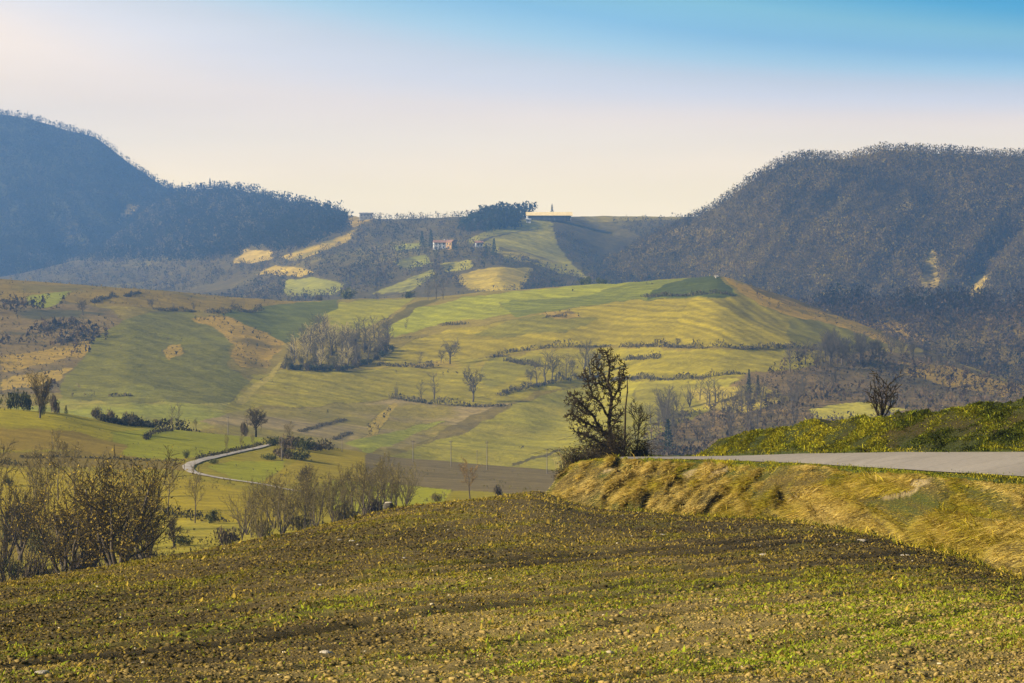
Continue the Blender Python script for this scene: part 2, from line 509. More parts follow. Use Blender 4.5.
class BankSheet(Sheet):
    def __init__(self, *a, **k):
        rows = a[4]
        ids = []
        for i, n in enumerate(rows):
            ids += [i + j / n for j in range(n + (1 if i == len(rows) - 1 else 0))]
        self.rowid = ids
        super().__init__(*a, **k)


bank = BankSheet(536, 1330, 1.5, [sh_(BASE, 16, -1.5), BASE, BMID, TOP, RLO, RHI, UPB, UPT,
                                  sh_(UPT, 26, 10), sh_(UPT, 150, 45)],
                 [6, 40, 40, 10, 8, 6, 60, 16, 14], bank_bump, smooth=9)
TURF_G = np.array((0.035, 0.042, 0.007)); TURF_Y = np.array((0.055, 0.040, 0.010)); TURF_S = np.array((0.10, 0.07, 0.02)); DIRT = np.array((0.26, 0.20, 0.11))  # base colours darkened to paint shade into gaps between the grass
n1 = fbm(bank.X * 0.9 - bank.Z * 1.3, (bank.Z + bank.X) * 0.5, 71, 5, 0.6); n2 = fbm(bank.X * 1.9 - bank.Z * 2.6, (bank.Z + bank.X) * 0.7, 74, 4, 0.6)
c = np.empty(bank.U.shape + (3,)); c[:] = TURF_Y
c = c + (TURF_S - c) * sstep(-0.1, 0.6, n2)[..., None] * 0.7
c = c + (TURF_G - c) * sstep(0.0, 0.45, n1)[..., None]
rid = np.array(bank.rowid)[:, None] + 0 * bank.U
verge = sstep(2.5, 2.9, rid + 0.25 * n2) * sstep(5.9, 5.3, rid)
c = c + (TURF_G * 1.05 - c) * verge[..., None]
up = sstep(5.4, 5.9, rid)
c = c + ((TURF_G * 0.6 + (TURF_Y * 0.5 - TURF_G * 0.6) * sstep(-0.1, 0.6, n1)[..., None]) - c) * up[..., None]
for (uu, vv, ru, rv) in [(688, 474, 13, 5), (722, 470, 22, 4), (905, 488, 22, 7), (800, 500, 16, 5), (1000, 484, 22, 5), (612, 470, 9, 4), (650, 482, 10, 5), (850, 486, 20, 4)]:
    e = ((bank.U - uu) / ru) ** 2 + ((bank.V - vv + (bank.U - uu) * 0.3) / rv) ** 2 + 2.2 * n2 + 0.3
    m = 0.8 * sstep(1.1, 0.5, e) * (rid < 3.0)
    c = c + (DIRT - c) * m[..., None]
bank.build('bank', M_BANK, c)

# asphalt strip, lying 2 cm proud of the levelled bank
ru = np.arange(612, 1331, 6.0)


def cur(c, u):
    c = np.array(c); return np.interp(u, c[:, 0], c[:, 1]), np.interp(u, c[:, 0], c[:, 2])


rv = []
ju = 0.5 * fbm(ru / 25, ru * 0, 5, 3)
for t in (0.0, 0.06, 0.5, 0.94, 1.0):
    v0, d0 = cur(RLO, ru); v1, d1 = cur(RHI, ru)
    d = d0 + (d1 - d0) * (t + (0.03 * ju if t in (0.0, 1.0) else 0)); z0 = (HV - v0) / F * d0; z1 = (HV - v1) / F * d1
    z = z0 + (z1 - z0) * t + 0.035 + 0.03 * math.sin(math.pi * t)
    rv.append(np.stack([(ru - 512) / F * d, d, z], -1))
rv = np.array(rv)
idx = np.arange(rv.shape[0] * rv.shape[1]).reshape(rv.shape[:2])
road_f = np.stack([idx[:-1, :-1], idx[:-1, 1:], idx[1:, 1:], idx[1:, :-1]], -1).reshape(-1, 4)
rt = M_ROAD.node_tree; rb = rt.nodes['Principled BSDF']
src = rb.inputs['Base Color'].links[0].from_socket
rtx = rt.nodes.new('ShaderNodeTexCoord'); rvo = rt.nodes.new('ShaderNodeTexVoronoi'); rvo.feature = 'DISTANCE_TO_EDGE'; rvo.inputs['Scale'].default_value = 0.35
rnz = rt.nodes.new('ShaderNodeTexNoise'); rnz.inputs['Scale'].default_value = 1.2; rnz.inputs['Detail'].default_value = 6
rmx = rt.nodes.new('ShaderNodeMix'); rmx.data_type = 'VECTOR'; rmx.inputs[0].default_value = 0.25
rt.links.new(rtx.outputs['Object'], rnz.inputs['Vector']); rt.links.new(rtx.outputs['Object'], rmx.inputs[4]); rt.links.new(rnz.outputs['Color'], rmx.inputs[5]); rt.links.new(rmx.outputs[1], rvo.inputs['Vector'])
rmr = rt.nodes.new('ShaderNodeMapRange'); rmr.inputs[1].default_value = 0.0; rmr.inputs[2].default_value = 0.05; rmr.inputs[3].default_value = 0.86; rmr.inputs[4].default_value = 1.0
rt.links.new(rvo.outputs['Distance'], rmr.inputs[0])
rn2 = rt.nodes.new('ShaderNodeTexNoise'); rn2.inputs['Scale'].default_value = 0.16; rn2.inputs['Detail'].default_value = 4
rt.links.new(rtx.outputs['Object'], rn2.inputs['Vector'])
rm2 = rt.nodes.new('ShaderNodeMapRange'); rm2.inputs[1].default_value = 0.35; rm2.inputs[2].default_value = 0.65; rm2.inputs[3].default_value = 0.88; rm2.inputs[4].default_value = 1.1
rt.links.new(rn2.outputs[0], rm2.inputs[0])
rmu = rt.nodes.new('ShaderNodeMath'); rmu.operation = 'MULTIPLY'; rt.links.new(rmr.outputs[0], rmu.inputs[0]); rt.links.new(rm2.outputs[0], rmu.inputs[1])
rsc = rt.nodes.new('ShaderNodeVectorMath'); rsc.operation = 'SCALE'; rt.links.new(src, rsc.inputs[0]); rt.links.new(rmu.outputs[0], rsc.inputs[3]); rt.links.new(rsc.outputs[0], rb.inputs['Base Color'])
tag(link('road', new_mesh('road', rv.reshape(-1, 3), road_f, None, M_ROAD, True)), kind='structure')

# ------------------------------------------------------------------ 3. near valley with meadows and a lane
valley = Sheet(-300, 1330, 2.0, [
    [(-300, 900, 120), (1330, 900, 120)],
    [(-300, 625, 200), (0, 605, 205), (150, 585, 210), (300, 580, 215), (560, 580, 230), (1330, 640, 230)],
    [(-300, 540, 300), (0, 528, 300), (200, 522, 300), (400, 512, 320), (560, 508, 330), (1330, 560, 330)],
    [(-300, 462, 400), (0, 462, 400), (100, 468, 400), (190, 472, 400), (300, 480, 400), (400, 484, 420), (560, 486, 430), (1330, 540, 430)],
    [(-300, 400, 490), (0, 408, 500), (60, 412, 510), (130, 425, 530), (250, 437, 550), (290, 440, 550), (330, 447, 550), (365, 453, 540), (400, 459, 540), (480, 465, 540), (560, 471, 540), (700, 480, 540), (1330, 530, 540)],
    [(-300, 450, 640), (0, 455, 650), (250, 480, 680), (560, 510, 700), (1330, 580, 700)],
    [(-300, 500, 900), (560, 540, 900), (1330, 600, 900)],
], [12, 30, 50, 70, 16, 8], lambda s: 0.35 * fbm(s.X / 22, s.D / 30, 81, 4) * sstep(130, 220, s.D), smooth=31)
YG = (0.20, 0.185, 0.012); BG = (0.16, 0.175, 0.012); OL = (0.14, 0.12, 0.02); PL = (0.105, 0.088, 0.15); DK = (0.045, 0.045, 0.018)
vc = paint(valley, (0.16, 0.145, 0.02), [
    [[(-300, 395), (0, 400), (130, 420), (260, 432), (200, 452), (110, 452), (60, 428), (0, 425), (-300, 425)], YG, {'rows': (1.2, 5, 0.18)}],
    [[(110, 432), (180, 428), (270, 436), (255, 446), (190, 458), (128, 458), (118, 448)], BG, {'rows': (1.3, 5, 0.15)}],
    [[(-300, 425), (20, 428), (75, 432), (130, 446), (118, 456), (60, 450), (-300, 444)], (0.155, 0.12, 0.05), {'rows': (1.3, 5, 0.2)}],
    [[(90, 452), (185, 463), (190, 470), (100, 468), (-300, 462), (-300, 450), (40, 452)], (0.12, 0.095, 0.05), {'mot': (DK, 12, 0.1, 0.5)}],
    [[(-300, 465), (100, 470), (190, 478), (300, 500), (300, 530), (160, 520), (-300, 510)], (0.20, 0.17, 0.02), {'rows': (1.0, 6, 0.12)}],
    [[(205, 466), (235, 461), (285, 461), (283, 470), (262, 483), (240, 481)], BG],
    [[(285, 440), (330, 446), (368, 453), (366, 482), (262, 484), (285, 470), (300, 458)], (0.19, 0.16, 0.022), {'rows': (1.5, 6, 0.14)}],
    [[(366, 452), (480, 464), (600, 474), (600, 500), (450, 490), (366, 483)], PL, {'rows': (1.35, 4, 0.3)}],
    [[(330, 480), (400, 484), (452, 489), (440, 510), (330, 515)], (0.175, 0.19, 0.014)],
    [[(100, 518), (300, 525), (300, 580), (100, 600)], (0.21, 0.19, 0.06), {'mot': ((0.12, 0.13, 0.03), 9, 0.0, 0.6)}],
    [[(-300, 512), (110, 520), (100, 620), (-300, 640)], (0.12, 0.10, 0.045), {'mot': ((0.17, 0.17, 0.02), 10, 0.1, 0.5)}],
], 2.0, 11, rough_edges=True)
valley.build('valley', M_VALLEY, vc)

# the white lane: one strip laid on the meadow
lane_px = [(292, 438, 1.8), (283, 441, 2.0), (270, 445, 2.2), (255, 449, 2.4), (240, 452, 2.6), (222, 456, 2.8), (205, 459.5, 3.0), (194, 463, 3.4), (188, 467, 3.8),
           (190, 471, 3.8), (199, 474.5, 3.4), (214, 477.5, 3.0), (232, 480.5, 2.8), (250, 483, 2.6), (266, 485.5, 2.4), (282, 489, 2.2), (310, 494, 2.0)]
lp = [valley.hit(a, b) for a, b, w in lane_px]
pts = []; wid = []
for i in range(len(lp) - 1):
    for j in range(8):
        t = j / 8
        p0 = lp[max(i - 1, 0)]; p1 = lp[i]; p2 = lp[i + 1]; p3 = lp[min(i + 2, len(lp) - 1)]
        q = 0.5 * ((2 * p1) + (p2 - p0) * t + (2 * p0 - 5 * p1 + 4 * p2 - p3) * t * t + (3 * p1 - p0 - 3 * p2 + p3) * t**3)
        pts.append(q); wid.append(0.44 * (lane_px[i][2] * (1 - t) + lane_px[i + 1][2] * t))
pa = np.array([(p.x, p.y) for p in pts]); tg = np.gradient(pa, axis=0); tg /= np.linalg.norm(tg, axis=1)[:, None] + 1e-9
nr = np.stack([-tg[:, 1], tg[:, 0]], -1); wid = np.array(wid) * (1 + 0.2 * fbm(np.arange(len(wid)) / 4.0, np.zeros(len(wid)), 3, 2))
rowsL = []
for s in (-0.5, 0, 0.5):
    q = pa + nr * (s * wid)[:, None]
    rowsL.append(np.column_stack([q, valley.ground(q[:, 0], q[:, 1]) + (0.13 if s else 0.18)]))
rowsL = np.array(rowsL); idx = np.arange(rowsL.shape[0] * rowsL.shape[1]).reshape(rowsL.shape[:2])
lf = np.stack([idx[:-1, :-1], idx[:-1, 1:], idx[1:, 1:], idx[1:, :-1]], -1).reshape(-1, 4)
tag(link('lane', new_mesh('lane', rowsL.reshape(-1, 3), lf, None, M_LANE, True)), kind='structure')

# ------------------------------------------------------------------ 4. the patchwork hill
HRIDGE = [(-300, 270, 1480), (0, 279, 1500), (60, 283, 1500), (130, 288, 1500), (200, 294, 1540), (280, 300, 1580), (370, 299, 1600), (430, 297, 1600), (500, 290, 1600),
          (600, 283, 1570), (690, 277.5, 1500), (718, 275.5, 1480), (735, 280, 1470), (800, 301, 1450), (850, 318, 1420), (900, 338, 1370), (960, 364, 1280), (1024, 386, 1200), (1330, 450, 1000)]


def hill_bump(s):
    x, y, u, v = s.X, s.D, s.U, s.V
    z = 3.0 * fbm(x / 130, y / 200, 91, 4) + 0.9 * fbm(x / 22, y / 30, 95, 4, 0.6)
    # left dome, gully right of it, central spur, terrace steps
    z = z + 0 * np.exp(-((u - 150) / 75) ** 2 - ((y - 1200) / 170) ** 2)
    z = z - 0.8 * np.exp(-((u - 262 + (v - 360) * 0.35) / 22) ** 2) * sstep(1450, 1300, y) * sstep(850, 950, y)
    z = z + 5 * np.exp(-((u - 560) / 130) ** 2 - ((y - 1330) / 120) ** 2)
    z = z - 5 * np.exp(-((u - 560 - (y - 1000) * 0.25) / 40) ** 2 - ((y - 1080) / 120) ** 2)
    z = z - 6 * np.exp(-((u - 700) / 55) ** 2 - ((y - 1010) / 90) ** 2)
    return z * sstep(760, 850, y) * np.where(np.array(s.fade)[:, None] > 0, 1, 1)


class HillSheet(Sheet):
    def __init__(self, *a, **k):
        self.fade = np.ones(sum(a[4]) + 1)
        super().__init__(*a, **k)


def frac(a, f):
    """curve part of the way (f) from the hill foot to its ridge"""
    out = []
    for (u, vr, dr) in HRIDGE:
        vf = np.interp(u, [-300, 0, 150, 300, 450, 600, 800, 1024, 1330], [440, 436, 432, 452, 478, 482, 474, 470, 500])
        out.append((u, vf + (vr - vf) * f, 800 + (dr - 800) * a))
    return out


hill = HillSheet(-300, 1330, 1.5, [
    [(-300, 560, 720), (1330, 600, 720)], frac(0, 0), frac(0.25, 0.30), frac(0.5, 0.60), frac(0.75, 0.85), frac(1, 1), sh_(HRIDGE, 4, 0, 1.06), sh_(HRIDGE, 40, 0, 1.3)],
    [10, 60, 75, 75, 60, 14, 10], hill_bump, smooth=25)
hd = (0.052, 0.066, 0.022)
SCRUB = (0.075, 0.065, 0.045)
hc = paint(hill, (0.145, 0.12, 0.05), [
    [[(-300, 265), (0, 276), (120, 286), (215, 294), (300, 299), (300, 306), (215, 312), (100, 306), (-300, 300)], (0.145, 0.108, 0.035), {'mot': ((0.10, 0.085, 0.04), 45, -0.1, 0.4)}],
    [[(-300, 300), (60, 300), (110, 310), (130, 325), (95, 350), (60, 392), (-300, 410)], (0.125, 0.095, 0.12), {'mot': ((0.05, 0.05, 0.08), 40, 0.0, 0.35)}],
    [[(28, 297), (45, 292), (72, 291), (62, 302), (42, 308), (30, 305)], (0.15, 0.17, 0.02)],
    [[(0, 356), (25, 352), (60, 345), (100, 340), (92, 352), (40, 366), (0, 372)], (0.22, 0.16, 0.09), {'mot': ((0.09, 0.075, 0.05), 25, 0, 0.4)}],
    [[(0, 378), (40, 374), (72, 368), (60, 382), (0, 390)], (0.24, 0.18, 0.11)],
    [[(92, 342), (120, 322), (150, 312), (188, 311), (214, 326), (232, 343), (226, 362), (246, 380), (262, 392), (235, 405), (180, 410), (110, 410), (62, 402), (60, 388), (78, 362)], (0.105, 0.105, 0.03), {'rows': (0.5, 14, 0.2), 'mot': ((0.14, 0.145, 0.05), 60, 0.15, 0.7)}],
    [[(60, 398), (120, 402), (235, 403), (262, 418), (240, 428), (30, 432), (-40, 420)], (0.16, 0.175, 0.055), {'mot': ((0.20, 0.18, 0.09), 40, 0, 0.5)}],
    [[(190, 318), (225, 314), (250, 325), (285, 345), (265, 368), (246, 366), (228, 356), (236, 346), (214, 328)], (0.24, 0.17, 0.075), {'mot': ((0.11, 0.085, 0.04), 28, -0.05, 0.35)}],
    [[(163, 352), (170, 344), (181, 343), (182, 352), (172, 360)], (0.24, 0.175, 0.09)],
    [[(218, 314), (290, 303), (342, 300), (330, 318), (310, 335), (285, 345), (262, 332)], (0.066, 0.078, 0.014), {'rows': (0.4, 12, 0.2)}],
    [[(322, 316), (345, 301), (415, 298), (396, 310), (372, 327), (335, 332)], (0.165, 0.165, 0.01), {'rows': (0.35, 9, 0.3)}],
    [[(378, 329), (410, 304), (440, 295), (422, 308), (396, 328)], (0.075, 0.065, 0.025)],
    [[(384, 331), (418, 309), (460, 297), (560, 287), (650, 279), (580, 298), (490, 317), (430, 326), (396, 338)], (0.17, 0.185, 0.01), {'rows': (0.35, 9, 0.32)}],
    [[(500, 303), (580, 297), (640, 282), (718, 274), (740, 298), (690, 298), (640, 300), (560, 312), (520, 316)], (0.10, 0.115, 0.012), {'rows': (0.5, 8, 0.35)}],
    [[(655, 291), (690, 277), (718, 273), (737, 297), (690, 297), (645, 298)], (0.036, 0.048, 0.012), {'rows': (1.0, 8, 0.3)}],
    [[(378, 366), (392, 350), (425, 336), (480, 325), (560, 311), (640, 300), (742, 297), (795, 314), (865, 340), (850, 349), (740, 347), (640, 345), (560, 348), (495, 354), (440, 366)], (0.185, 0.16, 0.012), {'rows': (0.55, 9, 0.36)}],
    [[(690, 299), (742, 297), (795, 314), (786, 346), (740, 347), (690, 346), (670, 330)], (0.185, 0.16, 0.012), {'rows': (0.2, 6, 0.45)}],
    [[(515, 318), (560, 314), (600, 320), (560, 332), (500, 338), (470, 336)], (0.12, 0.115, 0.018), {'rows': (0.5, 8, 0.3)}],
    [[(535, 314), (570, 311), (578, 316), (552, 319)], (0.20, 0.15, 0.09), {'mot': ((0.06, 0.05, 0.04), 10, -0.1, 0.2)}],
    [[(793, 311), (835, 320), (888, 345), (850, 353), (795, 347), (785, 330)], (0.105, 0.10, 0.014), {'rows': (0.2, 9, 0.35)}],
    [[(722, 275), (740, 282), (792, 305), (845, 318), (885, 332), (898, 346), (835, 325), (785, 314), (748, 300)], (0.25, 0.17, 0.05), {'mot': ((0.13, 0.10, 0.035), 20, 0.0, 0.4)}],
    [[(733, 276), (800, 298), (870, 324), (850, 320), (790, 305), (758, 292)], (0.085, 0.065, 0.035), {'mot': ((0.19, 0.13, 0.07), 16, 0.0, 0.4)}],
    [[(255, 374), (300, 369), (350, 371), (420, 363), (495, 357), (560, 350), (640, 348), (760, 350), (830, 352), (800, 372), (700, 379), (620, 381), (540, 391), (495, 410), (440, 404), (390, 397), (340, 404), (262, 407), (222, 414), (240, 392)], (0.175, 0.158, 0.02), {'rows': (0.7, 9, 0.3), 'mot': ((0.18, 0.13, 0.06), 50, 0.25, 0.7)}],
    [[(490, 358), (540, 355), (545, 365), (515, 380), (490, 388), (478, 375)], (0.135, 0.13, 0.022), {'rows': (0.5, 8, 0.3)}],
    [[(200, 420), (235, 412), (340, 404), (392, 399), (460, 406), (512, 402), (470, 430), (405, 447), (330, 452), (250, 445)], (0.19, 0.155, 0.24), {'rows': (0.9, 12, 0.35), 'mot': ((0.15, 0.13, 0.06), 40, 0.0, 0.4)}],
    [[(362, 438), (378, 415), (395, 403), (400, 406), (384, 424), (372, 442)], (0.24, 0.19, 0.11)],
    [[(345, 441), (392, 432), (445, 421), (400, 442), (365, 455)], (0.165, 0.18, 0.03)],
    [[(440, 432), (480, 412), (505, 402), (500, 412), (468, 432), (430, 446)], (0.11, 0.09, 0.07)],
    [[(390, 456), (470, 431), (520, 402), (560, 389), (620, 381), (700, 380), (745, 384), (715, 410), (650, 440), (600, 500), (420, 490)], (0.175, 0.168, 0.03), {'rows': (0.75, 12, 0.28), 'mot': ((0.21, 0.19, 0.06), 60, 0.1, 0.6)}],
    [[(640, 382), (735, 378), (745, 384), (715, 408), (660, 430), (630, 415)], (0.165, 0.155, 0.05), {'rows': (0.9, 14, 0.4)}],
    [[(745, 374), (800, 368), (868, 350), (930, 352), (1024, 388), (1330, 450), (1330, 500), (640, 500), (645, 440), (715, 408)], (0.115, 0.085, 0.12), {'mot': ((0.062, 0.052, 0.08), 45, -0.1, 0.35)}],
    [[(812, 408), (840, 404), (872, 403), (905, 411), (850, 419), (815, 417)], (0.26, 0.245, 0.10)],
    [[(900, 360), (945, 366), (1024, 386), (1330, 440), (1330, 460), (1024, 398), (950, 388), (908, 374)], (0.21, 0.15, 0.095), {'mot': ((0.10, 0.08, 0.06), 30, 0.05, 0.4)}],
    [[(690, 390), (760, 385), (790, 400), (740, 412), (700, 408)], (0.22, 0.19, 0.10), {'mot': ((0.10, 0.085, 0.05), 16, 0.0, 0.4)}],
    [[(235, 402), (258, 380), (282, 362), (286, 365), (262, 386), (244, 406)], (0.22, 0.19, 0.10)],
    [[(515, 462), (560, 450), (560, 452), (516, 465)], (0.07, 0.06, 0.04)],
], 3.0, 13, rough_edges=True)
hill.build('hill', M_HILL, hc)

# the wooded slope right of the hill, across a side valley
rslope = Sheet(700, 1330, 2.0, [
    [(700, 470, 1380), (1330, 470, 1250)], [(700, 420, 1500), (1024, 400, 1380), (1330, 400, 1320)],
    [(700, 360, 1640), (900, 345, 1600), (1024, 345, 1540), (1330, 340, 1450)],
    [(700, 330, 1800), (820, 306, 1760), (860, 304, 1740), (940, 308, 1720), (1024, 307, 1680), (1330, 295, 1600)],
    [(700, 360, 1900), (1330, 330, 1800)]], [10, 30, 50, 12], lambda s: 5 * fbm(s.X / 90, s.D / 140, 101, 4), smooth=31)
rc = paint(rslope, (0.085, 0.065, 0.045), [
    [[(880, 330), (1330, 330), (1330, 400), (880, 380)], (0.095, 0.075, 0.05), {'mot': ((0.06, 0.05, 0.038), 50, -0.15, 0.35)}],
    [[(830, 318), (900, 322), (930, 340), (900, 345), (850, 330)], (0.17, 0.12, 0.06), {'mot': ((0.07, 0.055, 0.04), 25, -0.1, 0.35)}],
], 2.0, 17)
rslope.build('hillside', M_HILL, rc)

# ------------------------------------------------------------------ 5. farther hills and the two mountains
fhill = Sheet(-300, 1330, 2.0, [
    [(-300, 420, 1850), (1330, 420, 1850)],
    [(-300, 320, 2500), (0, 315, 2450), (200, 312, 2200), (300, 312, 2000), (600, 312, 2000), (1330, 345, 2000)],
    [(-300, 300, 3100), (0, 292, 3050), (150, 287, 2900), (250, 284, 2500), (320, 284, 2320), (420, 278, 2250), (500, 268, 2250), (560, 278, 2300), (700, 298, 2300), (1330, 330, 2300)],
    [(-300, 285, 3650), (0, 278, 3600), (150, 256, 3450), (250, 250, 3000), (320, 246, 2700), (400, 246, 2600), (480, 245, 2550), (560, 250, 2650), (640, 270, 2650), (1330, 315, 2650)],
    [(-300, 270, 3000), (0, 275, 4350), (100, 238, 4350), (150, 203, 4350), (185, 191, 4350), (225, 188, 4250), (260, 195, 4050), (300, 205, 3700), (345, 214, 3300), (372, 219, 3000), (420, 219, 3000), (470, 216, 2950), (515, 217, 2900),
     (560, 217, 2900), (600, 216, 3000), (700, 217, 3000), (780, 240, 3000), (1330, 290, 3000)],
    [(-300, 300, 4700), (200, 230, 4650), (300, 240, 4000), (400, 245, 3450), (700, 240, 3400), (1330, 310, 3400)]],
    [8, 30, 50, 60, 14], lambda s: 9 * fbm(s.X / 160, s.D / 220, 111, 4) * sstep(3000, 2700, s.D) + 1.5 * fbm(s.X / 40, s.D / 60, 115, 3), smooth=19)
WD = (0.060, 0.048, 0.036)
fpatch = [
    [[(478, 244), (505, 234), (552, 226), (556, 240), (566, 258), (590, 280), (556, 272), (530, 262), (505, 255)], (0.19, 0.175, 0.05), {'rows': (0.8, 18, 0.2)}],
    [[(505, 224), (525, 219), (553, 221), (553, 226), (505, 233), (470, 244), (466, 240)], (0.19, 0.18, 0.045)],
    [[(452, 276), (490, 267), (532, 268), (530, 278), (520, 292), (470, 290)], (0.25, 0.20, 0.04), {'rows': (0.8, 18, 0.2)}],
    [[(234, 262), (247, 249), (272, 250), (272, 258), (252, 264)], (0.28, 0.215, 0.13)],
    [[(280, 257), (315, 246), (345, 235), (360, 229), (345, 243), (320, 253), (292, 262)], (0.25, 0.19, 0.07), {'mot': ((0.14, 0.12, 0.05), 25, 0.0, 0.4)}],
    [[(255, 276), (272, 266), (300, 267), (312, 272), (300, 277), (268, 274)], (0.26, 0.20, 0.09)],
    [[(284, 290), (288, 280), (312, 277), (346, 284), (335, 294), (290, 296)], (0.17, 0.175, 0.055)],
    [[(336, 214), (352, 215), (374, 219), (356, 228)], (0.21, 0.155, 0.08)],
    [[(372, 294), (400, 282), (432, 270), (436, 274), (410, 292)], (0.18, 0.18, 0.05), {'mot': ((0.08, 0.08, 0.04), 20, 0.0, 0.3)}],
    [[(392, 262), (425, 255), (432, 262), (410, 270)], (0.16, 0.17, 0.04), {'mot': ((0.07, 0.07, 0.03), 18, 0.0, 0.3)}],
    [[(438, 264), (470, 260), (474, 268), (446, 272)], (0.20, 0.19, 0.03), {'mot': ((0.07, 0.07, 0.03), 18, 0.1, 0.4)}],
    [[(395, 245), (420, 243), (420, 249), (396, 250)], (0.17, 0.18, 0.04)],
    [[(582, 214), (640, 213), (700, 213), (690, 220), (640, 221), (590, 222)], (0.16, 0.135, 0.045)],
    [[(500, 246), (540, 256), (560, 262), (540, 264), (505, 258)], (0.22, 0.185, 0.06), {'mot': ((0.07, 0.06, 0.04), 18, 0.0, 0.3)}],
    [[(-300, 262), (0, 278), (30, 284), (-300, 300)], (0.24, 0.17, 0.11)],
]
fc = paint(fhill, WD, [[[(-300, 100), (1330, 100), (1330, 420), (-300, 420)], WD, {'mot': ((0.10, 0.085, 0.05), 110, 0.1, 0.5)}]] + fpatch, 1.5, 19, 0.09)
fhill.build('hills', M_FAR, fc)
fopen = np.zeros(fhill.U.shape, bool)
for p in fpatch:
    fopen |= pip([(a, b) for a, b in p[0]], fhill.U.ravel(), fhill.V.ravel()).reshape(fhill.U.shape)


def ribs(amp, per, slant, seed):
    def f(s):
        q = (s.U + slant * (s.V - 200)) / per
        r = 1 - 2 * np.abs(fbm(q, s.V / 260 + 3, seed, 3, 0.55))
        return amp * (r - 0.4) * (0.5 + 0.8 * vnoise(s.X / 210, s.D / 150, seed + 5)) + amp * 0.9 * fbm(s.X / 110, s.D / 120, seed + 7, 5, 0.55)
    return f


def mt(rb, sh0, sh1, amp, per, slant, seed):
    """mountain relief that dies out at the ridge so that the skyline stays"""
    f = ribs(amp, per, slant, seed)
    return lambda s: f(s) * sstep(sh1, sh0, s.D) + 2.5 * fbm(s.X / 45, s.D / 60, seed + 31, 3)


GR = [(-300, 85, 5000), (0, 114, 4900), (30, 119, 4850), (60, 128, 4800), (95, 137, 4750), (130, 164, 4700), (160, 185, 4600), (200, 204, 4500), (300, 245, 4400), (420, 285, 4200), (800, 330, 4200)]
lmount = Sheet(-300, 520, 2.0, [
    [(-300, 345, 3300), (520, 345, 3300)], [(-300, 300, 3600), (520, 310, 3600)],
    [(a, b + (300 - b) * 0.45, 3600 + (d - 3600) * 0.55) for a, b, d in GR[:-1]],
    GR[:-1], [(a, b + 45, d + 700) for a, b, d in GR[:-1]]],
    [8, 60, 90, 10], mt(GR, 4200, 4600, 30, 80, -0.8, 121), smooth=13)
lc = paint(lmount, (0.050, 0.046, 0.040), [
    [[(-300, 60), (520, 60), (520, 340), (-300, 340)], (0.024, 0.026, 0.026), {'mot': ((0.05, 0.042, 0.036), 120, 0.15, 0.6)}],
    [[(105, 290), (120, 262), (140, 250), (150, 262), (135, 285)], (0.24, 0.18, 0.14), {'mot': ((0.06, 0.055, 0.045), 40, -0.1, 0.25)}],
    [[(112, 225), (128, 205), (145, 205), (135, 225)], (0.18, 0.14, 0.11), {'mot': ((0.06, 0.05, 0.045), 35, -0.1, 0.2)}],
    [[(165, 300), (195, 275), (230, 262), (232, 272), (200, 292)], (0.20, 0.16, 0.12), {'mot': ((0.06, 0.055, 0.045), 40, -0.1, 0.25)}],
], 3.0, 23, 0.09)
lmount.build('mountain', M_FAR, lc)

HR = [(520, 330, 2600), (600, 268, 2640), (650, 240, 2660), (690, 221, 2660), (720, 205, 2650), (750, 182, 2640), (780, 165, 2620), (800, 159, 2620), (840, 159, 2600), (870, 153, 2600), (895, 150, 2600), (940, 154, 2600), (1024, 156, 2600), (1330, 150, 2650)]
rmount = Sheet(520, 1330, 2.0, [
    [(520, 380, 2150), (1330, 380, 2150)], [(520, 345, 2250), (700, 314, 2250), (1024, 316, 2250), (1330, 316, 2250)],
    [(a, b + (310 - b) * 0.5, 2270 + (d - 2270) * 0.45) for a, b, d in HR], HR, [(a, b + 50, d + 700) for a, b, d in HR]],
    [8, 70, 90, 10], mt(HR, 2420, 2600, 9, 58, 0.85, 131), smooth=13)
rcol = paint(rmount, (0.06, 0.048, 0.032), [
    [[(520, 60), (1330, 60), (1330, 390), (520, 390)], (0.060, 0.047, 0.03), {'mot': ((0.125, 0.10, 0.03), 90, 0.05, 0.5)}],
    [[(921, 292), (924, 268), (933, 243), (938, 262), (940, 284), (931, 293)], (0.36, 0.28, 0.17), {'mot': ((0.10, 0.08, 0.05), 14, -0.2, 0.35)}],
    [[(941, 292), (948, 278), (955, 268), (954, 286)], (0.28, 0.22, 0.15), {'mot': ((0.12, 0.10, 0.06), 22, 0.0, 0.4)}],
    [[(964, 300), (972, 280), (985, 272), (989, 280), (978, 300)], (0.34, 0.27, 0.2), {'mot': ((0.11, 0.09, 0.06), 14, -0.2, 0.35)}],
    [[(840, 302), (850, 288), (858, 290), (852, 303)], (0.28, 0.23, 0.18)],
    [[(892, 222), (905, 200), (925, 205), (912, 225)], (0.20, 0.155, 0.04), {'mot': ((0.07, 0.06, 0.03), 30, 0.0, 0.3)}],
    [[(820, 220), (845, 190), (875, 180), (850, 205), (832, 225)], (0.16, 0.13, 0.03), {'mot': ((0.06, 0.05, 0.03), 25, 0.0, 0.3)}],
    [[(600, 240), (690, 225), (740, 232), (690, 250), (620, 256)], (0.13, 0.10, 0.055), {'mot': ((0.06, 0.05, 0.04), 60, 0.0, 0.4)}],
], 2.5, 29, 0.09)
rmount.build('mountain', M_FAR, rcol)
gp = new_mesh('ground', [(-4200, -380, -150), (4200, -380, -150), (4200, 5800, -150), (-4200, 5800, -150)], [(0, 1, 2, 3)], None, M_ROAD)
gp.materials[0] = mat_noise('low_ground', (0.09, 0.085, 0.04), (0.13, 0.115, 0.06), 0.01)
tag(link('ground', gp), kind='structure')

